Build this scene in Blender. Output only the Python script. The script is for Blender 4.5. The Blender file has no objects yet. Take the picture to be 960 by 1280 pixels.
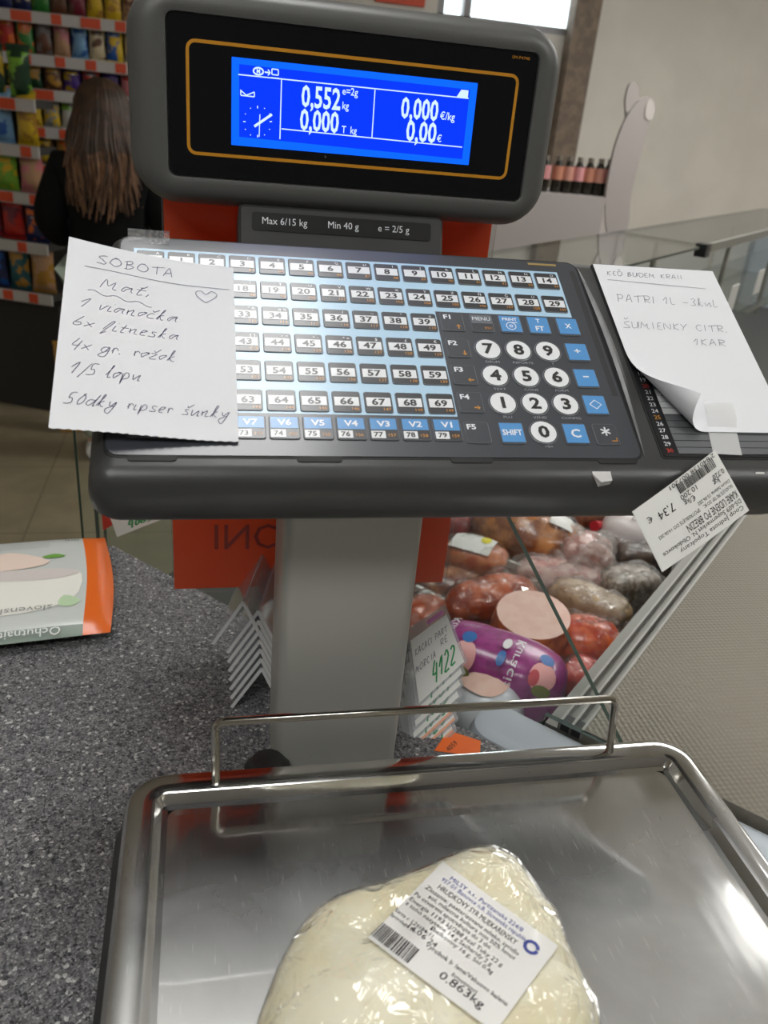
import bpy, bmesh, math, random
from mathutils import Vector, Matrix, noise
R = math.radians
V = Vector
scene = bpy.context.scene
COL = scene.collection

# ------------------------------------------------------------------ camera
F, PITCH, ROLL, YAW = 1025.4, .4554, .0979, .2346          # focal length in pixels of the 960 x 1280 frame
CAM = V((.052, -.4127, .3927))
_fw = V((math.sin(YAW)*math.cos(PITCH), math.cos(YAW)*math.cos(PITCH), -math.sin(PITCH)))
_rt = V((math.cos(YAW), -math.sin(YAW), 0)); _up = _rt.cross(_fw)
CR = _rt*math.cos(ROLL)+_up*math.sin(ROLL); CU = _up*math.cos(ROLL)-_rt*math.sin(ROLL); CF = _fw
cd = bpy.data.cameras.new('camera'); cam = bpy.data.objects.new('camera', cd); COL.objects.link(cam)
cd.sensor_fit = 'HORIZONTAL'; cd.sensor_width = 27; cd.lens = F/960*27
m = Matrix((CR, CU, -CF)).transposed().to_4x4(); m.translation = CAM; cam.matrix_world = m
cd.clip_start = .02; cd.clip_end = 60
cd.dof.use_dof = True; cd.dof.focus_distance = .60; cd.dof.aperture_fstop = 11
scene.camera = cam
def ray(x, y): return CR*((x-480)/F)-CU*((y-640)/F)+CF
def onp(x, y, P, n):
    d = ray(x, y); return CAM+d*((V(P)-CAM).dot(n)/d.dot(n))
def onz(x, y, z): return onp(x, y, (0, 0, z), V((0, 0, 1)))
def ony(x, y, Y): return onp(x, y, (0, Y, 0), V((0, 1, 0)))

# ------------------------------------------------------------------ world, lamps, exposure
w = bpy.data.worlds.new('world'); scene.world = w; w.use_nodes = True
bg = w.node_tree.nodes['Background']; bg.inputs[0].default_value = (.92, .96, 1, 1); bg.inputs[1].default_value = 3.2
vs = scene.view_settings
vs.view_transform = 'Standard'; vs.look = 'None'; vs.gamma = 1; vs.use_curve_mapping = False; vs.exposure = 0.36
LAMP = 9.5                                                   # radiance of the shop's ceiling panels, the same for all of them
# name, x, y, half sizes: the panel mirrored in the keypad, the one mirrored in the tray, and the rows over the aisle by the window and the service side
LAMPS = [('scale', .10, .38, .22, .38), ('tray_side', 1.95, 1.0, .33, .10), ('window_aisle', 2.5, 2.7, .7, .4), ('counter', -.8, -1.3, .6, .3), ('case_service', 1.8, -1.1, .6, .3), ('case_end', 4.2, 1.8, .4, .6)]

# ------------------------------------------------------------------ materials
MATS = {}
def srgb(r, g, b):
    f = lambda c: ((c/255+.055)/1.055)**2.4 if c > 10 else c/255/12.92
    return (f(r), f(g), f(b))
def mat(name, col=(128, 128, 128), rough=.5, metal=0, spec=.5, coat=0, coatr=.05, emit=None, emits=1, var=None, vscale=40, vlo=.4, vhi=.6, bump=0, bscale=200, trans=0, sub=0, detail=3, rvar=0, aniso=None):
    if name in MATS: return MATS[name]
    m = bpy.data.materials.new(name); m.use_nodes = True; MATS[name] = m
    nt = m.node_tree; N = nt.nodes; L = nt.links; B = N['Principled BSDF']
    c = srgb(*col)
    B.inputs['Base Color'].default_value = (*c, 1); B.inputs['Roughness'].default_value = rough
    B.inputs['Metallic'].default_value = metal; B.inputs['Specular IOR Level'].default_value = spec
    B.inputs['Coat Weight'].default_value = coat; B.inputs['Coat Roughness'].default_value = coatr
    if sub: B.inputs['Subsurface Weight'].default_value = sub; B.inputs['Subsurface Radius'].default_value = (.02, .012, .008); B.inputs['Subsurface Scale'].default_value = .3
    if trans: B.inputs['Transmission Weight'].default_value = trans
    if emit: B.inputs['Emission Color'].default_value = (*srgb(*emit), 1); B.inputs['Emission Strength'].default_value = emits
    tc = None
    def coord():
        t = N.new('ShaderNodeTexCoord'); return t.outputs['Object']
    if var:
        co = coord(); nz = N.new('ShaderNodeTexNoise'); nz.inputs['Scale'].default_value = vscale; nz.inputs['Detail'].default_value = detail
        L.new(co, nz.inputs['Vector'])
        rp = N.new('ShaderNodeValToRGB'); rp.color_ramp.elements[0].position = vlo; rp.color_ramp.elements[1].position = vhi
        rp.color_ramp.elements[0].color = (*c, 1); rp.color_ramp.elements[1].color = (*srgb(*var), 1)
        L.new(nz.outputs['Fac'], rp.inputs['Fac']); L.new(rp.outputs['Color'], B.inputs['Base Color'])
    if rvar:
        co = coord(); nz = N.new('ShaderNodeTexNoise'); nz.inputs['Scale'].default_value = 30; nz.inputs['Detail'].default_value = 6
        if aniso:
            mp = N.new('ShaderNodeMapping'); mp.inputs['Scale'].default_value = aniso; L.new(co, mp.inputs['Vector']); co = mp.outputs['Vector']
        L.new(co, nz.inputs['Vector'])
        mr = N.new('ShaderNodeMapRange'); mr.inputs['From Min'].default_value = .3; mr.inputs['From Max'].default_value = .7
        mr.inputs['To Min'].default_value = max(0, rough-rvar); mr.inputs['To Max'].default_value = rough+rvar
        L.new(nz.outputs['Fac'], mr.inputs['Value']); L.new(mr.outputs['Result'], B.inputs['Roughness'])
    if bump:
        co = coord(); nz = N.new('ShaderNodeTexNoise'); nz.inputs['Scale'].default_value = bscale; nz.inputs['Detail'].default_value = 2
        L.new(co, nz.inputs['Vector'])
        bp = N.new('ShaderNodeBump'); bp.inputs['Strength'].default_value = bump; bp.inputs['Distance'].default_value = .002
        L.new(nz.outputs['Fac'], bp.inputs['Height']); L.new(bp.outputs['Normal'], B.inputs['Normal'])
        if coat: L.new(bp.outputs['Normal'], B.inputs['Coat Normal'])
    return m
def film(name, tint=(255, 255, 255), rough=.05, refl=1.0, bump=0, bscale=60, body=0.0, bodycol=(235, 235, 235)):
    """thin clear sheet: transparent with a Fresnel gloss and a little milky body"""
    if name in MATS: return MATS[name]
    m = bpy.data.materials.new(name); m.use_nodes = True; MATS[name] = m
    nt = m.node_tree; N = nt.nodes; L = nt.links; N.remove(N['Principled BSDF']); out = N['Material Output']
    t = N.new('ShaderNodeBsdfTransparent'); t.inputs[0].default_value = (*srgb(*tint), 1)
    d = N.new('ShaderNodeBsdfDiffuse'); d.inputs[0].default_value = (*srgb(*bodycol), 1)
    mx0 = N.new('ShaderNodeMixShader'); mx0.inputs[0].default_value = body; L.new(t.outputs[0], mx0.inputs[1]); L.new(d.outputs[0], mx0.inputs[2])
    g = N.new('ShaderNodeBsdfGlossy'); g.inputs['Roughness'].default_value = rough
    fr = N.new('ShaderNodeLayerWeight'); fr.inputs['Blend'].default_value = .5; pw = N.new('ShaderNodeMath'); pw.operation = 'POWER'; pw.inputs[1].default_value = 4; L.new(fr.outputs['Facing'], pw.inputs[0])
    mu = N.new('ShaderNodeMath'); mu.operation = 'MULTIPLY_ADD'; mu.use_clamp = True; mu.inputs[1].default_value = .9; mu.inputs[2].default_value = .04*refl; L.new(pw.outputs[0], mu.inputs[0])
    mx = N.new('ShaderNodeMixShader'); L.new(mu.outputs[0], mx.inputs[0]); L.new(mx0.outputs[0], mx.inputs[1]); L.new(g.outputs[0], mx.inputs[2])
    if bump:
        co = N.new('ShaderNodeTexCoord'); nz = N.new('ShaderNodeTexNoise'); nz.inputs['Scale'].default_value = bscale; nz.inputs['Detail'].default_value = 3
        nz.inputs['Distortion'].default_value = .6
        L.new(co.outputs['Object'], nz.inputs['Vector']); bp = N.new('ShaderNodeBump'); bp.inputs['Strength'].default_value = bump; bp.inputs['Distance'].default_value = .006
        vo = N.new('ShaderNodeTexVoronoi'); vo.inputs['Scale'].default_value = bscale*.8; wm_ = N.new('ShaderNodeMixRGB'); wm_.inputs[0].default_value = .02; L.new(co.outputs['Object'], wm_.inputs[1]); L.new(nz.outputs['Color'], wm_.inputs[2]); L.new(wm_.outputs[0], vo.inputs['Vector'])
        hm = N.new('ShaderNodeMath'); hm.operation = 'ADD'; L.new(nz.outputs['Fac'], hm.inputs[0]); L.new(vo.outputs['Distance'], hm.inputs[1])
        L.new(hm.outputs[0], bp.inputs['Height']); L.new(bp.outputs[0], g.inputs['Normal']); L.new(bp.outputs[0], fr.inputs['Normal'])
    L.new(mx.outputs[0], out.inputs['Surface'])
    return m
def granite():
    m = mat('granite_laminate', (84, 83, 86), .42, spec=.35); nt = m.node_tree; N = nt.nodes; L = nt.links; B = N['Principled BSDF']
    tc = N.new('ShaderNodeTexCoord'); prev = None
    rgb = []
    for sc, els in ((820, ((0, (44, 44, 47)), (.22, (74, 74, 77)), (.45, (112, 111, 113)), (.75, (140, 138, 139)), (.92, (186, 184, 181)))), (430, ((0, (36, 36, 39)), (.22, (90, 89, 92)), (.55, (118, 117, 119)), (.86, (146, 144, 143)), (.965, (226, 224, 220))))):
        vo = N.new('ShaderNodeTexVoronoi'); vo.inputs['Scale'].default_value = sc; L.new(tc.outputs['Object'], vo.inputs['Vector'])
        se = N.new('ShaderNodeSeparateColor'); L.new(vo.outputs['Color'], se.inputs[0])
        rp = N.new('ShaderNodeValToRGB'); rp.color_ramp.interpolation = 'CONSTANT'; e = rp.color_ramp.elements
        e[0].position = 0; e[0].color = (*srgb(*els[0][1]), 1); e[1].position = els[1][0]; e[1].color = (*srgb(*els[1][1]), 1)
        for p, c in els[2:]: q = e.new(p); q.color = (*srgb(*c), 1)
        L.new(se.outputs[0], rp.inputs[0]); rgb.append(rp.outputs[0])
    mx = N.new('ShaderNodeMix'); mx.data_type = 'RGBA'; mx.inputs[0].default_value = .5
    L.new(rgb[0], mx.inputs[6]); L.new(rgb[1], mx.inputs[7]); L.new(mx.outputs[2], B.inputs['Base Color'])
    return m
def embossed(ax, ay):
    m = mat('embossed_steel', (136, 130, 118), .45, metal=.55, spec=.4); nt = m.node_tree; N = nt.nodes; L = nt.links; B = N['Principled BSDF']
    tc = N.new('ShaderNodeTexCoord'); hs = []
    for v in (ax, ay):
        dp = N.new('ShaderNodeVectorMath'); dp.operation = 'DOT_PRODUCT'; dp.inputs[1].default_value = v; L.new(tc.outputs['Object'], dp.inputs[0])
        mu = N.new('ShaderNodeMath'); mu.operation = 'MULTIPLY'; mu.inputs[1].default_value = 2*math.pi/.0052; L.new(dp.outputs['Value'], mu.inputs[0])
        sn = N.new('ShaderNodeMath'); sn.operation = 'SINE'; L.new(mu.outputs[0], sn.inputs[0]); hs.append(sn)
    ad = N.new('ShaderNodeMath'); ad.operation = 'ADD'; L.new(hs[0].outputs[0], ad.inputs[0]); L.new(hs[1].outputs[0], ad.inputs[1])
    bp = N.new('ShaderNodeBump'); bp.inputs['Strength'].default_value = .5; bp.inputs['Distance'].default_value = .0006
    L.new(ad.outputs[0], bp.inputs['Height']); L.new(bp.outputs[0], B.inputs['Normal'])
    return m
def steel():
    m = mat('brushed_steel', (178, 175, 168), .16, metal=1); nt = m.node_tree; N = nt.nodes; L = nt.links; B = N['Principled BSDF']
    tc = N.new('ShaderNodeTexCoord')
    def nz(scale, det, mp=None, dist=0):
        n = N.new('ShaderNodeTexNoise'); n.inputs['Scale'].default_value = scale; n.inputs['Detail'].default_value = det; n.inputs['Distortion'].default_value = dist
        if mp:
            p = N.new('ShaderNodeMapping'); p.inputs['Scale'].default_value = mp; L.new(tc.outputs['Object'], p.inputs['Vector']); L.new(p.outputs[0], n.inputs['Vector'])
        else: L.new(tc.outputs['Object'], n.inputs['Vector'])
        return n.outputs['Fac']
    def mr(s, a, b, c, d):
        q = N.new('ShaderNodeMapRange'); q.inputs[1].default_value = a; q.inputs[2].default_value = b; q.inputs[3].default_value = c; q.inputs[4].default_value = d; L.new(s, q.inputs[0]); return q.outputs[0]
    a = mr(nz(11, 6), .35, .75, .035, .16); b = mr(nz(260, 4, (1, .12, 1)), .4, .75, -.02, .05)
    ad = N.new('ShaderNodeMath'); ad.operation = 'ADD'; L.new(a, ad.inputs[0]); L.new(b, ad.inputs[1]); L.new(ad.outputs[0], B.inputs['Roughness'])
    # a second, hazy lobe from wear, more of it where the noise is high
    g2 = N.new('ShaderNodeBsdfAnisotropic'); g2.inputs['Roughness'].default_value = .4; g2.inputs['Color'].default_value = (*srgb(205, 205, 204), 1)
    fac = N.new('ShaderNodeMath'); fac.operation = 'ADD'; fac.use_clamp = True
    sp = N.new('ShaderNodeSeparateXYZ'); L.new(tc.outputs['Object'], sp.inputs[0]); wr = mr(sp.outputs['Y'], -.035, -.19, .0, .50); f0 = N.new('ShaderNodeMath'); f0.operation = 'ADD'; L.new(wr, f0.inputs[0]); L.new(mr(nz(13, 7, None, .4), .3, .7, -.02, .20), f0.inputs[1])   # worn most where goods slide, towards the front
    L.new(f0.outputs[0], fac.inputs[0]); L.new(mr(nz(700, 2, (1, .08, 1)), .66, .74, 0, .12), fac.inputs[1])
    mx = N.new('ShaderNodeMixShader'); L.new(fac.outputs[0], mx.inputs[0]); L.new(B.outputs[0], mx.inputs[1]); L.new(g2.outputs[0], mx.inputs[2]); L.new(mx.outputs[0], N['Material Output'].inputs[0])
    cr = N.new('ShaderNodeValToRGB'); cr.color_ramp.elements[0].color = (*srgb(188, 187, 184), 1); cr.color_ramp.elements[1].color = (*srgb(218, 217, 214), 1)
    cr.color_ramp.elements[0].position = .3; cr.color_ramp.elements[1].position = .7
    L.new(nz(9, 5), cr.inputs[0]); L.new(cr.outputs[0], B.inputs['Base Color'])
    return m

# ------------------------------------------------------------------ mesh building
TXT = {}
def text_mesh(s, bold=0):
    if (s, bold) in TXT: return TXT[s, bold]
    c = bpy.data.curves.new('t', 'FONT'); c.body = s; c.size = 1; c.resolution_u = 2; c.offset = bold
    o = bpy.data.objects.new('t', c); me = bpy.data.meshes.new_from_object(o)
    vv = [(v.co.x/.7, v.co.y/.7) for v in me.vertices]; ff = [tuple(p.vertices) for p in me.polygons]
    bpy.data.objects.remove(o); bpy.data.curves.remove(c); bpy.data.meshes.remove(me)
    xs = [v[0] for v in vv] or [0]
    TXT[s, bold] = (vv, ff, min(xs), max(xs)); return TXT[s, bold]
def frame(O, X, Y, Z=None):
    O = V(O); X = V(X).normalized(); Y = V(Y).normalized(); Z = (X.cross(Y) if Z is None else V(Z)).normalized()
    return lambda x, y, z=0: O+X*x+Y*y+Z*z
WORLD = lambda x, y, z=0: V((x, y, z))
def rrect(w, h, r, n=5, cx=0, cy=0):
    r = min(r, w/2-1e-6, h/2-1e-6); o = []
    for (sx, sy, a0) in ((1, 1, 0), (-1, 1, 90), (-1, -1, 180), (1, -1, 270)):
        for i in range(n+1):
            a = R(a0+90*i/n); o.append((cx+sx*(w/2-r)+r*math.cos(a), cy+sy*(h/2-r)+r*math.sin(a)))
    return o
class MB:
    def __init__(s): s.v = []; s.f = []; s.mi = []; s.mats = []
    def slot(s, m):
        if m not in s.mats: s.mats.append(m)
        return s.mats.index(m)
    def add(s, vs, fs, m):
        o = len(s.v); s.v += [tuple(v) for v in vs]; i = s.slot(m)
        for f in fs: s.f.append(tuple(o+k for k in f)); s.mi.append(i)
        return s
    def box(s, fr, x0, x1, y0, y1, z0, z1, m):
        P = [fr(x, y, z) for z in (z0, z1) for y in (y0, y1) for x in (x0, x1)]
        return s.add(P, [(0, 2, 3, 1), (4, 5, 7, 6), (0, 1, 5, 4), (2, 6, 7, 3), (0, 4, 6, 2), (1, 3, 7, 5)], m)
    def loft(s, rings, m, cap0=True, cap1=True, closed=True):
        n = len(rings[0]); vs = [p for r in rings for p in r]; fs = []
        for i in range(len(rings)-1):
            for k in range(n if closed else n-1):
                a = i*n+k; b = i*n+(k+1) % n; fs.append((a, b, b+n, a+n))
        if cap0: fs.append(tuple(reversed(range(n))))
        if cap1: fs.append(tuple((len(rings)-1)*n+k for k in range(n)))
        return s.add(vs, fs, m)
    def rslab(s, fr, cx, cy, w, h, r, z0, z1, m, bev=0, n=4):
        """rounded plate from z0 to z1, top edge bevelled"""
        prof = [(0, z0), (0, z1-bev), (bev, z1)] if bev else [(0, z0), (0, z1)]
        return s.loft([[fr(x, y, z) for x, y in rrect(w-2*i, h-2*i, r-i if r > i else 1e-4, n, cx, cy)] for i, z in prof], m)
    def rings(s, fr, cx, cy, w, h, r, prof, m, n=6, cap0=True, cap1=True):
        return s.loft([[fr(x, y, z) for x, y in rrect(w-2*i, h-2*i, max(r-i, .0008), n, cx, cy)] for i, z in prof], m, cap0, cap1)
    def poly(s, fr, pts, z0, z1, m):
        return s.loft([[fr(x, y, z0) for x, y in pts], [fr(x, y, z1) for x, y in pts]], m)
    def flat(s, fr, pts, z, m): return s.add([fr(x, y, z) for x, y in pts], [tuple(range(len(pts)))], m)
    def tube(s, pts, r, m, n=8, closed=False):
        pts = [V(p) for p in pts]; rings = []; prev = None; N = len(pts)
        for i, p in enumerate(pts):
            t = ((pts[(i+1) % N] if closed or i < N-1 else p)-(pts[i-1] if closed or i else p)).normalized()
            if prev is None: prev = t.orthogonal().normalized()
            u = (prev-t*prev.dot(t)).normalized(); prev = u; v = t.cross(u); rr = r[i] if isinstance(r, (list, tuple)) else r
            rings.append([p+u*rr*math.cos(2*math.pi*k/n)+v*rr*math.sin(2*math.pi*k/n) for k in range(n)])
        if closed: rings.append(rings[0]); return s.loft(rings, m, False, False)
        return s.loft(rings, m)
    def lathe(s, O, prof, m, n=16, axis=None, xd=None):
        Z = V(axis or (0, 0, 1)).normalized(); X = V(xd).normalized() if xd else Z.orthogonal().normalized(); Y = Z.cross(X); O = V(O)
        return s.loft([[O+Z*h+X*r*math.cos(2*math.pi*k/n)+Y*r*math.sin(2*math.pi*k/n) for k in range(n)] for r, h in prof], m)
    def grid(s, fn, nu, nv, m, mfn=None, flip=False):
        o = len(s.v); s.v += [tuple(fn(i/nu, j/nv)) for j in range(nv+1) for i in range(nu+1)]
        for j in range(nv):
            for i in range(nu):
                a = o+j*(nu+1)+i; f = (a, a+1, a+nu+2, a+nu+1); s.f.append(f[::-1] if flip else f); s.mi.append(s.slot(mfn((i+.5)/nu, (j+.5)/nv) if mfn else m))
        return s
    def text(s, fr, t, x, y, h, z, m, sx=1., align='C', rot=0, fit=None, bold=0):
        vv, ff, a, b = text_mesh(t, bold)
        if fit: sx = fit/(max(b-a, .01)*h)
        ox = {'C': (a+b)/2, 'L': a, 'R': b}[align]; c, q = math.cos(rot), math.sin(rot); P = []
        for px, py in vv:
            lx, ly = (px-ox)*h*sx, py*h; P.append(fr(x+lx*c-ly*q, y+lx*q+ly*c, z))
        return s.add(P, ff, m)
    def stroke(s, fr, pts, wd, z, m):
        n = len(pts); L = []; Rr = []
        for i in range(n):
            a = pts[max(i-1, 0)]; b = pts[min(i+1, n-1)]; dx, dy = b[0]-a[0], b[1]-a[1]; l = math.hypot(dx, dy) or 1
            nx, ny = -dy/l*wd/2, dx/l*wd/2; L.append(fr(pts[i][0]+nx, pts[i][1]+ny, z)); Rr.append(fr(pts[i][0]-nx, pts[i][1]-ny, z))
        return s.add(L+Rr, [(i, n+i, n+i+1, i+1) for i in range(n-1)], m)
    def build(s, name, parent=None, smooth=35, label=None, kind=None):
        me = bpy.data.meshes.new(name); me.from_pydata(s.v, [], s.f)
        for m in s.mats: me.materials.append(m)
        me.polygons.foreach_set('material_index', s.mi)
        if smooth: me.polygons.foreach_set('use_smooth', [True]*len(s.f)); me.set_sharp_from_angle(angle=R(smooth))
        me.update(); return link(name, me, parent, label, kind)
def link(name, me, parent=None, label=None, kind=None):
    o = bpy.data.objects.new(name, me); COL.objects.link(o)
    if parent is not None:
        o.parent = parent; o.location = -wpos(parent)
    if label: o['label'] = label
    if kind: o['kind'] = kind
    return o
def wpos(o):
    p = V(o.location)
    while o.parent: o = o.parent; p += V(o.location)
    return p
def thing(name, label, cat, loc=(0, 0, 0), group=None):
    o = bpy.data.objects.new(name, None); COL.objects.link(o); o.location = loc; o.empty_display_size = .02
    return tag(o, label, cat, group)
def tag(o, label, cat, group=None):
    o['label'] = label; o['category'] = cat
    if group: o['group'] = group
    return o
def struct(mb, name, parent=None, smooth=35):
    return mb.build(name, parent, smooth, kind=None if parent else 'structure')
def cr(pts, k=4, closed=False):
    """Catmull-Rom through the points"""
    P = [V(p) for p in pts]; n = len(P); o = []
    for i in range(n if closed else n-1):
        g = (lambda j: P[j % n]) if closed else (lambda j: P[min(max(j, 0), n-1)])
        a, b, c, d = g(i-1), g(i), g(i+1), g(i+2)
        for q in range(k):
            t = q/k; o.append(.5*((2*b)+(c-a)*t+(2*a-5*b+4*c-d)*t*t+(3*b-a-3*c+d)*t**3))
    if not closed: o.append(P[-1])
    return o
# single-stroke handwriting: two digits per point (x, y), baseline 3, x-height 6, capital 9, descender 0
PEN = {
 'S': (6, '59 39 18 17 36 45 54 43 23 03'), 'O': (7, '49 18 05 14 33 54 66 58 39 29'), 'B': (6, '18 13;08 39 48 37 16 36 55 44 23 03'), 'T': (6, '08 79;39 34 33'),
 'A': (6, '03 28 39 53;15 46'), 'M': (8, '03 19 35 58 54 63 73'), 'K': (6, '19 13;59 16 53'), 'E': (5, '49 19 13 43;16 36'), 'D': (6, '09 13 43 66 49 09'), 'U': (6, '09 04 23 44 59;59 53'),
 'P': (6, '13 19;09 49 58 46 16'), 'R': (6, '13 19;09 49 58 46 16 53'), 'I': (3, '19 13'), 'L': (5, '19 13 43'), 'N': (6, '03 09 53 59'), 'Y': (6, '09 26;59 26 13'), 'C': (6, '58 39 17 15 33 54'),
 'a': (5, '46 25 13 04 16 36 46 44 53'), 'v': (4, '06 13 36 46'), 'i': (2, '06 03 23;18 18'), 'n': (5, '06 13;04 26 36 33 53'), 'o': (4, '26 05 13 24 46 26 36 46'), 'k': (5, '03 29 19 13;36 15 33 43'),
 'x': (4, '06 43;46 03'), 'f': (4, '03 28 39 38 01 00 22'), 't': (4, '28 13 33;06 46'), 'e': (4, '04 25 36 16 04 13 33'), 's': (4, '36 16 15 34 33 13 03'), 'g': (5, '46 16 04 23 46 41 20 01 44'), 'r': (3, '06 13;04 16 26 35'),
 'z': (4, '06 36 03 43'), 'l': (3, '04 29 19 13 33'), 'p': (5, '06 10 16 36 44 23 13'), 'u': (5, '06 13 24 46 43 53'), 'd': (5, '46 16 04 23 46 59 43 53'), 'y': (5, '06 14 24 46 30 10 02 44'), 'c': (4, '36 16 04 23 43'),
 '1': (4, '06 39 23'), '5': (5, '49 19 16 36 44 23 03'), '6': (5, '39 16 04 23 44 35 15'), '0': (5, '39 16 14 23 44 47 38 29'), '4': (5, '29 05 45;48 32'), '3': (5, '18 39 47 26 44 23 03'), '2': (5, '18 39 47 03 43'), '7': (5, '09 49 23'), '8': (5, '39 18 44 23 04 47 39'), '9': (5, '48 29 17 26 48 33'),
 '/': (4, '11 59'), '-': (5, '05 45'), '.': (2, '03 13'), ',': (2, '14 02'), ' ': (4, ''), 'ˇ': (0, ''),
}
CAR = {'č': 'c', 'š': 's', 'ž': 'z', 'ť': 't', 'Š': 'S', 'Ď': 'D', 'Č': 'C'}
def pen(mb, fr, s, x, y, h, wd, z, m, slant=.25, fit=None, jit=.25, seed=1):
    rnd = random.Random(seed+len(s)); k = h/6.; tot = sum(PEN[CAR.get(c, c)][0]+1 for c in s)
    sx = fit/(tot*k) if fit else 1
    cx = 0
    for c in s:
        wdt, st = PEN[CAR.get(c, c)]
        sts = [q for q in st.split(';') if q]
        if c in CAR: sts = sts+(['1d 2b 4d'] if c.isupper() else ['18 27 49'])
        for q in sts:
            pts = []
            for p in q.split():
                px = int(p[0], 16)+rnd.uniform(-jit, jit); py = int(p[1], 16)-3+rnd.uniform(-jit, jit)
                pts.append((x+(cx+px)*k*sx+py*k*slant, y+py*k, 0))
            if len(pts) > 1: mb.stroke(fr, [(a.x, a.y) for a in cr(pts, 3)], wd, z, m)
        cx += wdt+1
    return mb

# ------------------------------------------------------------------ the shop room
ZF, ZC, ZT = -1.1, 1.75, -.095                               # floor, ceiling, counter top (tray rim is z = 0)
M_wall = mat('painted_wall', (214, 209, 200), .85, spec=.2, var=(208, 203, 194), vscale=3)
M_floor = mat('floor_tiles', (150, 138, 112), .5, spec=.35, var=(138, 127, 103), vscale=6)
def tile_lines():
    nt = M_floor.node_tree; N = nt.nodes; L = nt.links; B = N['Principled BSDF']; tc = N.new('ShaderNodeTexCoord')
    br = N.new('ShaderNodeTexBrick'); br.offset = 0; br.inputs['Scale'].default_value = 1; br.inputs['Brick Width'].default_value = .6; br.inputs['Row Height'].default_value = .6
    br.inputs['Mortar Size'].default_value = .004; src = B.inputs['Base Color'].links[0].from_socket
    br.inputs['Mortar'].default_value = (*srgb(118, 108, 88), 1); L.new(src, br.inputs['Color1']); L.new(src, br.inputs['Color2'])
    L.new(tc.outputs['Object'], br.inputs['Vector']); L.new(br.outputs['Color'], B.inputs['Base Color'])
tile_lines()
XL, XR, YB, YN = -3.2, 5.4, 4.9, -2.6
struct(MB().box(WORLD, XL, XR, YN, YB, ZF-.1, ZF, M_floor), 'floor')
struct(MB().box(WORLD, XL, XR, YN, YB, ZC, ZC+.1, mat('ceiling_paint', (232, 231, 228), .9, spec=.1)), 'ceiling')
struct(MB().box(WORLD, XL-.1, XL, YN, YB, ZF, ZC, M_wall), 'wall_left')
struct(MB().box(WORLD, XR, XR+.1, YN, YB, ZF, ZC, M_wall), 'wall_right')
struct(MB().box(WORLD, XL, XR, YN-.1, YN, ZF, ZC, mat('service_wall', (120, 116, 110), .8)), 'wall_front')
wx0 = ony(548, 0, YB).x; wx1 = ony(719, 40, YB).x; wz0 = ony(716, 46, YB).z; wz1 = 1.62
b = MB()
for x0, x1, z0, z1 in ((XL, wx0, ZF, ZC), (wx1, XR, ZF, ZC), (wx0, wx1, ZF, wz0), (wx0, wx1, wz1, ZC)): b.box(WORLD, x0, x1, YB, YB+.12, z0, z1, M_wall)
struct(b, 'wall_back')
M_winframe = mat('window_frame_grey', (150, 148, 150), .5)
b = MB()
for x in (wx0, wx0+.16, wx1-.03): b.box(WORLD, x, x+.045, YB+.02, YB+.09, wz0, wz1, M_winframe)
for z in (wz0, wz1-.04): b.box(WORLD, wx0, wx1, YB+.02, YB+.09, z, z+.04, M_winframe)
win = struct(b, 'window_1')
MB().box(WORLD, wx0, wx1, YB+.05, YB+.056, wz0, wz1, film('window_glass', (245, 250, 250))).build('pane', win)
# brown textured pilaster beside the window
px0 = ony(722, 0, YB-.1).x; px1 = ony(754, 0, YB-.1).x
struct(MB().box(WORLD, px0, px1, YB-.1, YB, ZF, ZC, mat('pilaster_brown', (132, 116, 101), .8, var=(112, 98, 86), vscale=18, bump=.4, bscale=60)), 'trim_1')
# ceiling light panels
for i, (nm, x, y, hx, hy) in enumerate(LAMPS):
    where = ['above the weighing scale', 'above the far end of the deli case', 'by the back wall on the window side', 'behind the service counter', 'behind the deli case', 'at the window end of the deli case'][i]
    t = thing('ceiling_light_'+nm+'_offscreen', 'flat white ceiling light panel '+where, 'ceiling light', (x, y, ZC))
    bb = MB()
    for x0, x1, y0, y1 in ((-hx-.02, hx+.02, -hy-.02, -hy), (-hx-.02, hx+.02, hy, hy+.02), (-hx-.02, -hx, -hy, hy), (hx, hx+.02, -hy, hy)): bb.box(WORLD, x+x0, x+x1, y+y0, y+y1, ZC-.03, ZC, M_winframe)
    bb.build('frame', t); MB().box(WORLD, x-hx, x+hx, y-hy, y+hy, ZC-.022, ZC, mat('lamp_diffuser', (240, 240, 235), .5, emit=(252, 252, 250), emits=LAMP)).build('diffuser_'+nm+'_offscreen', t)

# ------------------------------------------------------------------ counter and deli case, turned 45 degrees to the scale
E0 = V((.283, .12, 0)); AX = V((.722, .692, 0)).normalized(); BX = V((-AX.y, AX.x, 0)); ZX = V((0, 0, 1))
DK = frame(E0, AX, BX, ZX)                                   # (along the case, across it towards the customer, height)
M_gran = granite()
t = thing('service_counter', 'speckled dark grey granite-look counter that the weighing scale stands on', 'counter', DK(-.6, 0, ZF))
MB().rings(DK, -.65, -.03, 1.3, 1.06, .012, [(.0, ZT-.04), (0, ZT-.003), (.003, ZT)], M_gran).build('worktop', t)
MB().box(DK, -1.28, -.02, -.54, .48, ZF, ZT-.04, mat('counter_body_grey', (150, 148, 142), .6)).build('cabinet_body', t)

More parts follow.
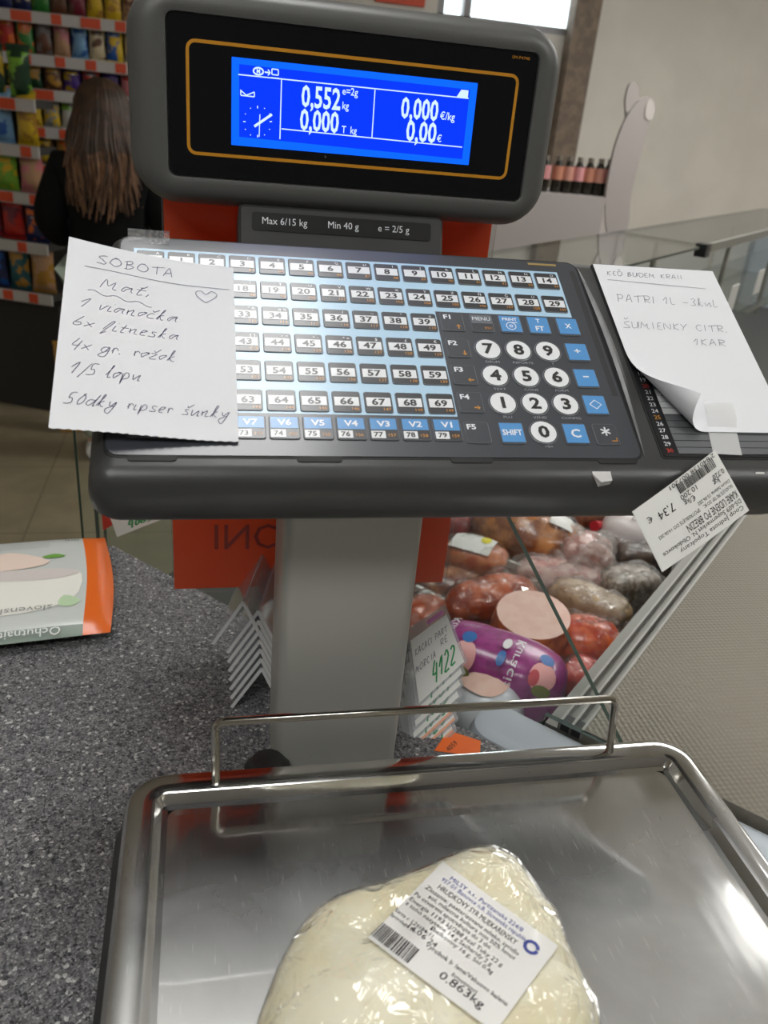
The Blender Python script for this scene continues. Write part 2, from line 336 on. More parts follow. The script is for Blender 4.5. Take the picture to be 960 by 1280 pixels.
DECK = -.27
M_alu = mat('aluminium', (160, 159, 152), .4, metal=.85)
M_pale = mat('pale_enamel', (188, 196, 204), .35)
M_glass = film('case_glass', (252, 254, 253), .02, 1.0, body=.02, bodycol=(205, 215, 208))
M_gedge = mat('glass_edge_green', (38, 62, 54), .15)
case = thing('deli_case', 'glazed deli counter with aluminium sliding-door tracks and a stainless worktop', 'display case', DK(1.8, .1, ZF))
S0, S1 = .066, 3.6
MB().box(DK, S0, S1, -.05, .62, DECK-.03, DECK, mat('deck_dark', (58, 56, 54), .5)).build('deck', case)
MB().box(DK, .02, S1, -.45, .58, ZF, DECK-.03, mat('case_body', (168, 166, 160), .5)).build('base_cabinet', case)
MB().box(DK, S0, S1, -.46, -.074, ZT-.02, ZT, embossed(tuple((AX+BX).normalized()), tuple((AX-BX).normalized()))).build('rear_worktop', case, label='embossed stainless rear worktop')
b = MB(); b.box(DK, S0, S1, -.074, -.038, DECK, ZT-.010, mat('track_grey', (120, 119, 113), .45, metal=.5))
for y0, y1, h in ((-.0745, -.072, .003), (-.0635, -.061, .0), (-.0525, -.050, 0)): b.box(DK, S0, S1, y0, y1, ZT-.02, ZT+h-.002, mat('track_rib', (150, 149, 143), .5, metal=.6))
b.build('door_track', case)
MB().box(DK, .066, .082, -.072, -.05, ZT-.012, ZT-.003, mat('black_rubber', (24, 24, 24), .6)).build('track_stop', case)
MB().rings(DK, .0355, -.215, .059, .47, .028, [(0, ZF), (0, ZT-.02), (.004, ZT-.010), (.012, ZT-.006)], M_pale).build('end_panel', case)
# glass: side pane with a slanted rear edge, front panes, top panes
def pane(name, fr, pts, z0, z1, parent=case):
    n = len(pts); o = MB(); o.flat(fr, pts, z0, M_glass); o.flat(fr, pts, z1, M_glass); g = o.build(name, parent, 0)
    e = MB()
    for i in range(n):
        p, q = pts[i], pts[(i+1) % n]; e.add([fr(*p, z0), fr(*q, z0), fr(*q, z1), fr(*p, z1)], [(0, 1, 2, 3)], M_gedge)
    e.build('pane_edge', g, 0); return g
SIDE = frame(E0+AX*.062, BX, ZX, AX)
pane('side_pane', SIDE, [(-.115, ZT-.0), (.078, .138), (.59, .138), (.612, ZT), (.612, DECK), (-.037, DECK), (-.037, ZT)], 0, .006)
FRN = frame(E0+BX*.600, AX, ZX, BX); TOP = frame(E0+ZX*.14, AX, BX, ZX)
JT = 1.72
JT = 1.81
for s0, s1 in ((.07, JT-.003), (JT+.003, S1)):
    pane('front_pane', FRN, [(s0, DECK), (s1, DECK), (s1, .138), (s0, .138)], 0, .006)
    pane('top_pane', TOP, [(s0+(.5 if s0 < 1 else 0), .362), (s1, .362), (s1, .608), (s0+(.5 if s0 < 1 else 0), .608)], -.002, .004)
MB().box(DK, JT-.02, JT+.02, .352, .382, .115, .148, mat('black_plastic', (22, 22, 23), .4)).build('glass_clamp', case)
MB().box(DK, JT, S1, .352, .364, .125, .148, M_alu).build('top_rail', case)
pane('inner_pane', frame(E0+BX*.578, AX, ZX, BX), [(.02, DECK-.2), (.4, DECK-.2), (.4, .1), (.02, .1)], 0, .005)
b = MB(); b.box(DK, 1.75, 3.5, .2, .5, .0, .006, M_glass); b.build('inner_shelf', case)
for s in (1.78, 2.6, 3.4): MB().tube([DK(s, .48, DECK), DK(s, .48, .138)], .008, M_alu).build('shelf_post', case)
MB().box(DK, S1, S1+.02, -.05, .62, DECK, .14, M_pale).build('far_end_panel', case)
for i, (px, py) in enumerate(((915, 372), (948, 352), (905, 402))):
    P = onp(px, py, E0+BX*.21, BX); o = MB().box(frame(P, AX, ZX, -BX), -.03, .03, -.03, .03, 0, .003, mat('card_white', (225, 225, 220), .6)).build('shelf_tag')
    tag(o, ['white price tag in the far glass shelf, beside the second one', 'white price tag farthest along the glass shelf of the deli case', 'lowest white price tag under the glass shelf of the deli case'][i], 'price tag')

# ------------------------------------------------------------------ the weighing scale
M_steel = steel()
M_blk = mat('scale_black', (30, 30, 31), .42, var=(36, 36, 37), vscale=60)
M_hous = mat('housing_charcoal', (58, 58, 58), .38, spec=.5, bump=.05, bscale=900, rvar=.08)
M_head = mat('head_grey', (84, 84, 82), .4, spec=.5, bump=.05, bscale=1200)
M_colm = mat('column_grey', (168, 167, 160), .45, metal=.25)
M_chrome = mat('chrome_wire', (205, 202, 195), .12, metal=1)
sc_ = thing('weighing_scale', 'counter weighing scale with steel tray, keypad on a grey column and blue display', 'scale', (.195, 0, ZT))
# base body, tray
TW, TD = .39, .31
b = MB(); b.rings(WORLD, TW/2, -TD/2, TW+.012, TD-.004, .03, [(.02, ZT+.012), (.008, ZT+.02), (0, ZT+.045), (0, -.026), (.006, -.018)], M_blk)
for x in (.04, .35):
    for y in (-.04, -.27): b.lathe((x, y, ZT), [(.016, 0), (.018, .004), (.012, .02)], M_blk, 12)
b.build('base', sc_)
b = MB(); b.rings(WORLD, .146, .035, .126, .1, .02, [(.004, ZT+.004), (0, ZT+.012), (0, -.084), (.01, -.076)], M_blk); b.lathe((.095, .068, ZT), [(.018, 0), (.018, .026), (.012, .034), (.004, .036)], M_blk, 14); b.build('rear_base', sc_)
b = MB(); b.rings(WORLD, TW/2, -TD/2, TW, TD, .026, [(.004, -.017), (.0, -.012), (.0, -.007), (.0008, -.0035), (.003, -.001), (.0065, 0), (.0155, -.0003), (.0185, -.0015), (.0205, -.005), (.0225, -.0075), (.026, -.0083)], M_steel, 8, cap1=False)
b.rings(WORLD, TW/2, -TD/2, TW-.052, TD-.052, .006, [(0, -.0083), (.004, -.0084)], M_steel, 8, cap0=False)
tray = b.build('tray', sc_, 30, label='scratched stainless steel weighing tray')
# guard wire
hw = .040; x0, x1 = .0552, .3285; rr = .006; pts = [(x0, -.012, -.004), (x0, -.004, hw-rr)]
pts += [(x0+rr*(1-math.cos(a)), -.003, hw-rr+rr*math.sin(a)) for a in (R(30), R(60), R(90))]
pts += [(x1-rr*(1-math.sin(a)), -.003, hw-rr+rr*math.cos(a)) for a in (0, R(30), R(60), R(90))]
pts += [(x1, -.012, -.004)]
MB().tube(pts, .0028, M_chrome, 10).build('guard_wire', sc_)
# column
b = MB(); b.rings(WORLD, (.1014+.1983)/2, .075+.035, .0969, .07, .008, [(0, ZT+.001), (0, .235)], M_colm, 5); b.build('column', sc_)
# keypad housing
KT = .5317; K0 = V((.0162, .1499, .2917)); EV = V((0, math.cos(KT), math.sin(KT))); EN = V((0, -math.sin(KT), math.cos(KT)))
KB = frame(K0, (1, 0, 0), EV, EN)
def kuv(x, y, n=0):
    d = onp(x, y, K0+EN*n, EN)-K0; return d.x, d.dot(EV)
hu0, hu1, hv0, hv1 = -.0295, .4135, -.1775, .0325
cx, cy, hw_, hh_ = (hu0+hu1)/2, (hv0+hv1)/2, hu1-hu0, hv1-hv0
b = MB(); b.rings(KB, cx, cy, hw_, hh_, .016, [(.016, -.042), (.004, -.038), (.0, -.03), (0, -.021), (.0012, -.0125), (.0045, -.0055), (.0085, -.002), (.0125, -.0004), (.0155, 0)], M_hous, 8)
housing = b.build('keypad_housing', sc_, 40)
MB().rings(KB, .15, -.07, .28, .13, .02, [(.02, -.075), (.008, -.066), (0, -.04), (0, -.036)], M_blk, 5).build('housing_underside', sc_)
MB().box(WORLD, .10, .2, .085, .16, .16, .24, M_blk).build('column_socket', sc_)
# ---- the overlay and its keys
COATR = .21
def kmat(n, c, r=.45, cr_=COATR): return mat(n, c, r, coat=.9, coatr=cr_)
M_ov = kmat('overlay_dark', (52, 55, 62)); M_key = kmat('key_dark', (36, 37, 42)); M_blue = kmat('key_field_blue', (168, 200, 222))
M_kw = kmat('key_white', (222, 224, 226)); M_kt = kmat('key_print_black', (28, 28, 30)); M_ko = kmat('key_print_orange', (206, 140, 40)); M_kb = kmat('key_blue', (74, 140, 198)); M_kg = kmat('key_outline_grey', (100, 104, 110))
M_ktw = kmat('key_print_white', (225, 228, 232))
ou0, ou1, ov0, ov1 = -.0188, .2985, -.1562, .0212
b = MB(); b.rslab(KB, (ou0+ou1)/2, (ov0+ov1)/2, ou1-ou0+.003, ov1-ov0+.003, .008, -.001, .0003, mat('groove_black', (12, 12, 12), .6))
b.build('keypad_seam', housing)
ovl = MB().rslab(KB, (ou0+ou1)/2, (ov0+ov1)/2, ou1-ou0, ov1-ov0, .007, -.001, .0008, M_ov).build('keypad', sc_, label='glossy membrane keypad with numbered keys')
PX, PY = .01945, .0232
KD = lambda c, r: (c*PX, -r*PY)
# pale blue field behind the number keys
fx0, fx1 = -.0105, 14.5*PX+.0005; fy1 = .0105; fy2 = -1.5*PY-.0005; fx2 = 9.5*PX-.0005; fy3 = -5.5*PY+.002
MB().flat(KB, [(fx0, fy3), (fx2, fy3), (fx2, fy2), (fx1, fy2), (fx1, fy1), (fx0, fy1)], .0009, M_blue).build('key_field', ovl)
b = MB(); u, v = .2965, -.055
b.flat(KB, [(.2925, -.106), (.2968, -.106), (.2968, .013), (.2925, .013)], .0009, M_key)
b.box(KB, .262, .2835, .0168, .0188, .0008, .0011, mat('badge_gold', (150, 128, 74), .5)); b.build('overlay_print', ovl)
letters = 'ABCDEFGHIJKLMNOPQRSTUVWXYZŇČÜ_'
sym = {30: '? !', 31: '. ,', 32: ': ;', 33: '" &', 34: '# %', 35: "'", 36: '/', 37: '~', 38: '"', 39: 'o', 40: '@', 41: '{ }', 42: '( )', 43: '[ ]', 44: '> <', 45: '+ -', 46: '* =', 47: '$', 48: '£', 49: '€'}
def key_base(b, u, v, w=.0172, h=.0163, m=M_key):
    b.rings(KB, u, v, w, h, .0014, [(0, .0008), (0, .0013), (.0004, .0016)], M_kg, 2, cap0=False, cap1=False)
    b.rings(KB, u, v, w-.0008, h-.0008, .0012, [(0, .0016), (.0003, .0016)], m, 2, cap0=False)
def numkey(c, r, n):
    u, v = KD(c, r); b = MB(); key_base(b, u, v)
    b.flat(KB, [(u-.0074, v-.0034), (u+.0074, v-.0034), (u+.0074, v+.0034), (u-.0074, v+.0034)], .0018, M_kw)
    b.text(KB, str(n), u, v-.00235, .0047, .002, M_kt, 1.25, bold=.028)
    b.text(KB, str(n+80), u+.0072, v-.0066, .0022, .0018, M_ko, 1.1, 'R')
    s = letters[n] if n < 30 else sym.get(n, '')
    if s: b.text(KB, s, u+.0045, v+.0044, .0022, .0018, M_ktw, 1.1)
    b.build('key', ovl, 0)
for n in range(15): numkey(n, 0, n)
for n in range(15): numkey(n, 1, 15+n)
for r in range(2, 6):
    for c in range(10): numkey(c, r, 10+r*10+c)
for c in range(10):
    u = c*PX+.0008; v = -.1363; b = MB(); key_base(b, u, v, .0176, .0168)
    b.flat(KB, [(u-.0079, v-.0008), (u+.0079, v-.0008), (u+.0079, v+.0075), (u-.0079, v+.0075)], .0018, M_kb)
    b.text(KB, 'V%d' % (10-c), u, v+.0014, .0042, .002, M_ktw, 1.2, bold=.025)
    b.flat(KB, [(u-.0079, v-.0072), (u+.0006, v-.0072), (u+.0006, v-.0018), (u-.0079, v-.0018)], .0018, M_kw)
    b.text(KB, str(70+c), u-.0037, v-.0062, .0034, .002, M_kt, 1.15, bold=.025); b.text(KB, str(150+c), u+.0046, v-.0059, .0022, .0018, M_ko, 1.1); b.build('key', ovl, 0)
def fkey(u, v, build, w=.0158, h=.0165, m=M_ov):
    b = MB(); key_base(b, u, v, w, h, m); build(b, u, v); b.build('key', ovl, 0)
def arrow(b, u, v, ang, m, L=.004):
    f = frame(KB(u, v, .0018), (KB(math.cos(ang), math.sin(ang))-KB(0, 0)), (KB(-math.sin(ang), math.cos(ang))-KB(0, 0)))
    b.flat(f, [(-L/2, -.0004), (.0002, -.0004), (.0002, .0004), (-L/2, .0004)], 0, m); b.flat(f, [(0, -.0018), (L/2, 0), (0, .0018), (.0006, 0)], 0, m)
FU = [.1945, .2150, .2352, .2555, .2768]; FV = [-.0448, -.0685, -.0916, -.1143, -.1380]
for i in range(5):
    def fb(b, u, v, i=i):
        b.text(KB, 'F%d' % (i+1), u-.0032, v+.0022, .0038, .0018, M_ktw, 1.2, bold=.03)
        if i < 4: arrow(b, u+.0036, v-.0045, [R(90), R(-90), R(180), 0][i], M_ko)
    fkey(FU[0], FV[i], fb)
def menu(b, u, v):
    b.flat(KB, [(u-.0072, v-.0008), (u+.0072, v-.0008), (u+.0072, v+.007), (u-.0072, v+.007)], .0018, M_kg); b.text(KB, 'MENU', u, v+.0018, .0032, .002, M_ktw, fit=.0125); b.text(KB, 'ESC', u+.004, v-.0058, .002, .0018, M_ko, 1.2)
fkey(FU[1], FV[0], menu)
def bluek(*texts, ring=False):
    def g(b, u, v):
        b.flat(KB, [(u-.0073, v-.0073), (u+.0073, v-.0073), (u+.0073, v+.0073), (u-.0073, v+.0073)], .0018, M_kb)
        for s, dy, h, fit in texts: b.text(KB, s, u, v+dy, h, .002, M_ktw, fit=fit, bold=.025)
        if ring:
            for rad in (.0033, .0010):
                c = [(u+rad*math.cos(a*math.pi/10), v-.0022+rad*math.sin(a*math.pi/10)) for a in range(21)]; b.stroke(KB, c, .0006, .002, M_ktw)
            b.stroke(KB, [(u, v+.0011), (u+.005, v+.0011)], .0006, .002, M_ktw)
    return g
fkey(FU[2], FV[0], bluek(('PRINT', .0028, .0026, .0105), ring=True)); fkey(FU[3], FV[0], bluek(('T', .0022, .0034, .003), ('FT', -.0055, .0042, .006)))
fkey(FU[4], FV[0], bluek(('X', -.002, .0042, .0045))); fkey(.2775, FV[1], bluek(('+', -.0018, .0048, .0044))); fkey(.2776, FV[2], bluek(('-', -.001, .006, .004)))
def diamond(b, u, v):
    bluek()(b, u, v); b.stroke(KB, [(u-.004, v), (u, v+.0036), (u+.004, v), (u, v-.0036), (u-.004, v)], .0007, .002, M_ktw)
fkey(.2779, FV[3], diamond); fkey(FU[1]+.0016, FV[4], bluek(('SHIFT', -.002, .0042, .0126))); fkey(FU[3]+.0027, FV[4], bluek(('C', -.003, .0062, .0064)))
def star(b, u, v):
    for k in range(3):
        a = R(90+60*k); b.stroke(KB, [(u-.0034*math.cos(a), v+.002-.0034*math.sin(a)), (u+.0034*math.cos(a), v+.002+.0034*math.sin(a))], .0011, .0018, M_ktw)
    b.stroke(KB, [(u+.006, v-.003), (u+.006, v-.0055), (u+.0025, v-.0055)], .0007, .0018, M_ko)
fkey(.2787, FV[4], star)
sub = {7: 'DRUM', 8: 'REPORTS', 9: 'I', 4: 'TEXT', 5: 'CONS', 6: 'FORM', 1: 'PLU', 2: 'VEND', 3: 'CONFIG', 0: '+0+'}
for n, (u, v) in {7: (.2148, FV[1]), 8: (.2358, FV[1]), 9: (.2565, FV[1]), 4: (.2151, FV[2]), 5: (.2362, FV[2]), 6: (.2570, FV[2]), 1: (.2156, FV[3]), 2: (.2368, FV[3]), 3: (.2577, FV[3]), 0: (.2373, FV[4]+.001)}.items():
    b = MB(); c = lambda rad, z: [KB(u+rad*math.cos(a*math.pi/12), v+rad*math.sin(a*math.pi/12), z) for a in range(24)]
    b.loft([c(.0094, .0008), c(.0094, .0013), c(.0089, .0016)], M_kg, False, False); b.loft([c(.0089, .0016), c(.0083, .0016)], M_key, False, False); b.loft([c(.0083, .0016), c(.008, .0018)], M_kw, False, True)
    b.text(KB, str(n), u, v-.0042, .0086, .002, M_kt, 1.15, bold=.035); b.text(KB, sub[n], u+.001, v-.0119, .0019, .0012, mat('key_sublegend', (150, 154, 160), .5), 1.3); b.build('key', ovl, 0)
# latches under the overlay, crescent ridge to its right
for px in (190, 400, 590, 772):
    u, _ = kuv(px, 577); MB().rslab(KB, u, -.1580, .026, .0040, .0019, -.001, .0006, mat('groove_black')).build('latch_slot', housing)
rid = [KB(.3005+.0032*math.sin(math.pi*i/14), .016-.171*i/14, .0002) for i in range(15)]
MB().tube(rid, [.0004+.0030*math.sin(math.pi*i/14)**.7 for i in range(15)], M_hous, 8).build('ridge', housing)
# list plate to the right of the keypad
M_list = mat('list_black', (26, 26, 28), .35); M_lg = mat('list_row_grey', (96, 98, 100), .4); M_lw = mat('list_row_white', (205, 208, 208), .5)
lu0, lu1, lv0, lv1 = .3135, .4, -.1545, .0215
b = MB(); b.rslab(KB, (lu0+lu1)/2, (lv0+lv1)/2, lu1-lu0+.003, lv1-lv0+.003, .003, -.001, .0004, mat('groove_black')); b.rslab(KB, (lu0+lu1)/2, (lv0+lv1)/2, lu1-lu0, lv1-lv0, .002, 0, .0008, M_list)
lst = b.build('number_list', sc_, label='black printed list of key numbers with blank rows')
n0 = 30; rows = MB(); rows2 = MB()
for i in range(30):
    n = n0-i; v = lv0+.0046+i*.00535
    if v > lv1-.008: break
    m_ = M_lw if 21 <= n <= 24 else M_lg
    MB().box(KB, lu0+.011, lu1-.004, v-.0024, v+.0024, .0006, .0011, m_).build('row_strip', lst)
    rows.text(KB, str(n), lu0+.0055, v-.0015, .0031, .001, mat('print_red', (190, 60, 50), .5) if n % 10 == 0 else M_ko if n % 5 == 0 else M_ktw, 1.1)
    rows2.text(KB, str(n+30), lu1-.0018, v-.0015, .0028, .001, M_ktw, .7)
rows.build('row_numbers', lst, 0); rows2.build('row_numbers', lst, 0)
# ---- display head
DT = .0351; D0 = V((.1525, .2037, .3878)); DZ = V((0, math.sin(DT), math.cos(DT))); DN = V((0, -math.cos(DT), math.sin(DT)))
DF = frame(D0, (1, 0, 0), DZ, DN)
def duv(x, y):
    d = onp(x, y, D0, DN)-D0; return d.x, d.dot(DZ)
def shp(w, h, r, n, cx=-.0015, cy=0): return [DF(x, y, n) for x, y in rrect(w, h, r, 8, cx, cy)]
b = MB(); b.loft([shp(.2513, .0964, .005, -.003, .0005), shp(.2523, .0974, .0055, .0004, .0005), shp(.257, .103, .010, .0012, 0), shp(.278, .117, .02, .0002), shp(.291, .127, .027, -.005), shp(.298, .1325, .031, -.014), shp(.299, .1335, .032, -.026), shp(.296, .131, .032, -.042), shp(.28, .115, .03, -.052)], M_head, True, True)
head = b.build('display_head', sc_, 40)
b = MB(); b.rslab(DF, .0005, .0004, .2505, .0957, .005, -.004, -.0012, mat('display_window_black', (10, 12, 17), .12, spec=.35)); window = b.build('display_window', sc_)
M_amb = mat('amber_line', (196, 134, 28), .4)
def ringstrip(b, fr, pts, wd, z, m): b.stroke(fr, pts+[pts[0], pts[1]], wd, z, m)
b = MB(); ringstrip(b, DF, rrect(.2249, .0665, .005, 5, .0003, 0), .0021, -.0009, M_amb); b.build('amber_border', window, 0)
b = MB(); u, v = duv(652, 72); b.text(DF, 'SM-P4740', u, v-.001, .0019, -.0009, M_amb, 1.2); b.build('model_print', window, 0)
u, v = duv(407, 196); MB().lathe(DF(u, v, -.0013), [(.0006, 0), (.0006, .0004)], M_kg, 8, DN).build('sensor_dot', window)
M_lcd = mat('lcd_backlight', (0, 0, 0), .3, spec=.2, emit=(8, 96, 252), emits=1.0); M_lcd2 = mat('lcd_field', (0, 0, 0), .3, spec=.2, emit=(4, 52, 236), emits=1.0); M_dig = mat('lcd_digit', (0, 0, 0), .3, emit=(196, 220, 255), emits=1.0)
lcd = MB().rslab(DF, 0, 0, .168, .0526, .0005, -.003, -.0009, M_lcd).build('lcd_screen', sc_, label='blue backlit LCD screen')
LP = lambda x, y: duv(x, y)
b = MB(); b.flat(DF, [LP(299, 80), LP(588, 112), LP(578, 199), LP(299, 171)][::-1], -.0007, M_lcd2)
b.build('lcd_field', lcd, 0)
b = MB()
def ln(p, q, wd=.0007): b.stroke(DF, [LP(*p), LP(*q)], wd, -.0006, M_dig)
ln((298, 93), (586, 123)); ln((352, 99), (350, 174)); ln((469, 112), (465, 173)); ln((352, 161), (578, 184))
def tx(s, px, py, h, sx, al='C', rot=0):
    u, v = LP(px, py); b.text(DF, s, u, v, h, -.0006, M_dig, sx, al, bold=.022 if h > .01 else .01)
tx('0,552', 401, 135, .0128, .66); tx('0,000', 399, 164, .0128, .66); tx('0,000', 524, 149, .0128, .66); tx('0,00', 526, 177, .0128, .70)
tx('e=2g', 428, 118, .0045, .85, 'L'); tx('kg', 428, 136, .0045, .8, 'L'); tx('T  kg', 427, 166, .0045, .8, 'L'); tx('€/kg', 550, 149, .0048, .85, 'L'); tx('€', 546, 177, .0044, .9, 'L')
# little symbols: M badge, arrow, screen, envelope, clock dial, warning flag
def ell(px, py, ru, rv, wd=.0006, n=16):
    u, v = LP(px, py); b.stroke(DF, [(u+ru*math.cos(2*math.pi*i/n), v+rv*math.sin(2*math.pi*i/n)) for i in range(n+1)], wd, -.0006, M_dig)
ell(323, 89, .0032, .0021, .001); tx('M', 323, 92, .003, .8); ln((331, 90), (338, 91), .0009); ln((335, 87), (338, 91)); ln((335, 94), (338, 91))
for p, q in (((340, 86), (348, 87)), ((348, 87), (348, 94)), ((348, 94), (340, 93)), ((340, 93), (340, 86)), ((339, 97), (349, 98)), ((301, 112), (301, 119)), ((301, 119), (318, 121)), ((318, 121), (318, 115)), ((301, 113), (308, 119)), ((308, 119), (318, 115))): ln(p, q)
ln((325, 143), (324, 171), .0006); ln((318, 158), (340, 143), .0016)
for i in range(12):
    a = R(30*i); r0 = 17 if i % 3 else 15; ln((322+r0*math.cos(a), 152+r0*1.1*math.sin(a)), (322+18*math.cos(a), 152+18*1.1*math.sin(a)), .0006)
b.flat(DF, [LP(571, 121), LP(585, 123), LP(586, 113), LP(577, 112)][::-1], -.0006, M_dig)
b.build('lcd_print', lcd, 0)
# neck with the rating plate
NK = frame((.148, .200, .3125), (1, 0, 0), (0, .35, .94))
b = MB(); b.rings(NK, 0, -.002, .149, .030, .004, [(0, -.04), (0, -.002), (.002, 0)], M_hous, 4); neck = b.build('neck', sc_)
b = MB(); b.rslab(NK, 0, .0015, .130, .0125, .002, -.001, .0006, mat('rating_black', (18, 18, 19), .35))
for s, x in (('Max 6/15 kg', -.042), ('Min 40 g', .0), ('e = 2/5 g', .037)): b.text(NK, s, x, -.0002, .0048, .0009, M_ktw, .95)
b.build('rating_plate', neck, 0)

# ------------------------------------------------------------------ orange sign behind the scale
SY = .2575
M_org = mat('sign_orange', (236, 98, 26), .4, spec=.4); 
def translucent(m):
    nt = m.node_tree; N = nt.nodes; L = nt.links; B = N['Principled BSDF']; t_ = N.new('ShaderNodeBsdfTranslucent'); t_.inputs[0].default_value = B.inputs['Base Color'].default_value
    x_ = N.new('ShaderNodeMixShader'); x_.inputs[0].default_value = .5; L.new(B.outputs[0], x_.inputs[1]); L.new(t_.outputs[0], x_.inputs[2]); L.new(x_.outputs[0], N['Material Output'].inputs[0])
translucent(M_org)
M_ortx = mat('sign_print', (150, 40, 14), .5)
M_slv = film('clear_sleeve', (250, 250, 250), .08, .8, body=.03)
sx0 = ony(218, 730, SY).x; sx1 = ony(553, 722, SY).x; sz0 = ony(219, 735, SY).z
SG = frame((0, SY, 0), (1, 0, 0), (0, 0, 1))
sg = thing('orange_sign', 'orange sign in a clear sleeve hanging behind the weighing scale', 'sign', ((sx0+sx1)/2, SY, sz0))
b = MB(); b.box(SG, sx0, sx1, sz0, .40, 0, .0015, M_org); b.build('sheet', sg)
MIR = frame((0, SY, 0), (-1, 0, 0), (0, 0, 1), (0, -1, 0))
p = ony(352, 684, SY); b = MB(); b.text(MIR, 'ONI', -p.x+.0, p.z, .026, .0020, M_ortx, .95, 'L'); b.build('lettering', sg, 0, label='mirrored show-through lettering')
MB().box(SG, sx0-.0012, sx1+.004, sz0-.004, .40, -.0012, .0026, M_slv).build('sleeve', sg, 0)

# ------------------------------------------------------------------ handwritten notes
M_pap = mat('paper_white', (218, 219, 222), .75, spec=.2, sub=0); M_ink = mat('ink_blue_grey', (84, 84, 110), .6); M_ink2 = mat('ink_faint', (128, 128, 138), .6); M_inkb = mat('ink_navy', (58, 58, 92), .6)
NW, NH = .0985, .1415
def note1(x, y, z=0):                                        # x to the right, y up from the top-left corner (negative downwards)
    s = x/NW; t = -y/NH; lift = max(0, 1-s)**1.6*(.017*(1-t)+.009*t)+.0036+.0010*math.sin(s*5)*t
    return KB(-.0462+x+.003*t*0, -.0062-.0017*s*0+y, lift+z)
nt = thing('handwritten_note', 'white handwritten shopping note headed SOBOTA taped over the left keys', 'note', KB(0, -.07, .004))
b = MB(); nz = 40
b.grid(lambda u, v: note1(u*NW, -v*NH-(.0006 if v > .999 and int(u*nz) % 2 else 0), 0), nz, 16, M_pap); b.build('paper', nt, 60)
b = MB(); H = lambda s, x, y, h, fit, m=M_ink, sl=.25, wd=.00042, seed=1: pen(b, note1, s, x, y, h, wd, .0003, m, sl, fit, .2, seed)
H('SOBOTA', .0165, -.0165, .0072, .046, M_ink, .1)
b.stroke(note1, [(.010+.0855*i/12, -.0215+.0015*math.sin(i*.7)*.3) for i in range(13)], .0004, .0003, M_ink)
H('Mať,', .0195, -.0365, .0078, .030, M_ink, .3, seed=4)
b.stroke(note1, [(.013+.036*i/20, -.0405+.0012*math.sin(i*.9)-.0002*i) for i in range(21)], .0004, .0003, M_ink)
hp = [(0, -.5), (-.55, 0), (-.62, .38), (-.3, .55), (0, .25), (.35, .6), (.7, .4), (.6, .05), (0, -.5)]
b.stroke(note1, [(.081+q.x*.0095, -.030+q.y*.0095) for q in cr([(x, y, 0) for x, y in hp], 3)], .0004, .0003, M_ink)
H('1 vianočka', .0085, -.0545, .0078, .056, M_ink, .45, seed=2); H('6x fitneska', .0065, -.0690, .0074, .059, M_ink, .4, seed=3)
H('4x gr. rožok', .0065, -.0862, .0076, .058, M_ink, .35, seed=5); H('1/5 lopu', .0070, -.1040, .0082, .038, M_inkb, .35, seed=6)
H('50dky ripser šunky', .0060, -.1250, .0076, .088, M_inkb, .4, seed=7); b.build('handwriting', nt, 0)
M_tape = film('clear_tape', (252, 252, 252), .06, 1.4, bump=.5, bscale=150, body=.12)
o = MB().grid(lambda u, v: KB(*kuv(160+u*52, 288+v*16+u*4), .0018+.0012*math.sin(u*7)*v), 8, 4, M_tape).build('tape'); tag(o, 'crinkled clear tape on the upper corner of the keypad beside the SOBOTA note', 'tape')

N2W, N2H = .0985, .1560
_ax = V((.965, .26)); _fa = V((.0, -.085)); _fb = V((.037, -.158))
def note2(x, y, z=0):
    p = V((x, y)); d = (_fb-_fa).normalized(); n = V((-d.y, d.x))
    if n.x > 0: n = -n                                       # towards the lower left corner
    q = p-_fa; e = q.dot(n); r = .0115; h = 0
    if e > 0:
        ang = e/r; p = p-n*e+n*(r*math.sin(ang)); h = r*(1-math.cos(ang)); zz = z*math.cos(ang)
        return KB(.3128+p.x-.004*(-y/N2H)*0, .0205+p.y, .0022+h+zz)
    return KB(.3128+p.x, .0205+p.y, .0022+z)
def note2r(x, y, z=0): return note2(x, y+.02*x*-.02, z)
n2 = thing('handwritten_note', 'white handwritten note with a curled lower corner lying on the number list', 'note', KB(.36, -.06, .004))
b = MB(); b.grid(lambda u, v: note2(u*N2W, -v*N2H), 40, 56, M_pap); b.build('paper', n2, 60)
b = MB(); H2 = lambda s, x, y, h, fit, seed=1: pen(b, note2, s, x, y, h, .00042, .0003, M_ink2, .2, fit, .25, seed)
H2('KEĎ BUDEM KRAJI'.replace('J', 'I'), .008, -.0115, .0042, .062); b.stroke(note2, [(.007+.078*i/10, -.0165-.0004*i) for i in range(11)], .0004, .0003, M_ink2)
H2('PATRI 1L -3kuL', .008, -.0390, .0072, .082, 2); H2('ŠUMIENKY CITR.', .0055, -.0650, .0062, .082, 3); H2('1KAR', .055, -.0790, .0060, .026, 4); b.build('handwriting', n2, 0)
def tp(u, v):
    P = kuv(876+u*36+v*14, 507+v*62+(0 if v < .5 else u*2)); return KB(P[0], P[1], .0042 if v < .45 else .0016)
o = MB().grid(tp, 4, 6, film('matte_tape', (250, 250, 250), .3, 1, body=.55)).build('tape'); tag(o, 'strip of matte tape holding the curled note to the number list', 'tape')
M_scrap = mat('torn_paper', (190, 188, 186), .6, bump=.3, bscale=400)
for i, (pts, z) in enumerate(([((738, 581), (762, 583), (766, 600), (752, 602), (742, 593)), .0014], [((947, 581), (957, 582), (956, 592), (945, 592)), .0014])):
    o = MB().poly(KB, [kuv(x, y, 0) for x, y in pts][::-1], -.007 if i == 0 else -.007, -.0005, M_scrap).build('torn_paper_scrap')
    tag(o, ['torn bit of white sticker stuck on the housing rim below the star key', 'tiny torn bit of white sticker on the housing rim below the number list'][i], 'paper scrap')

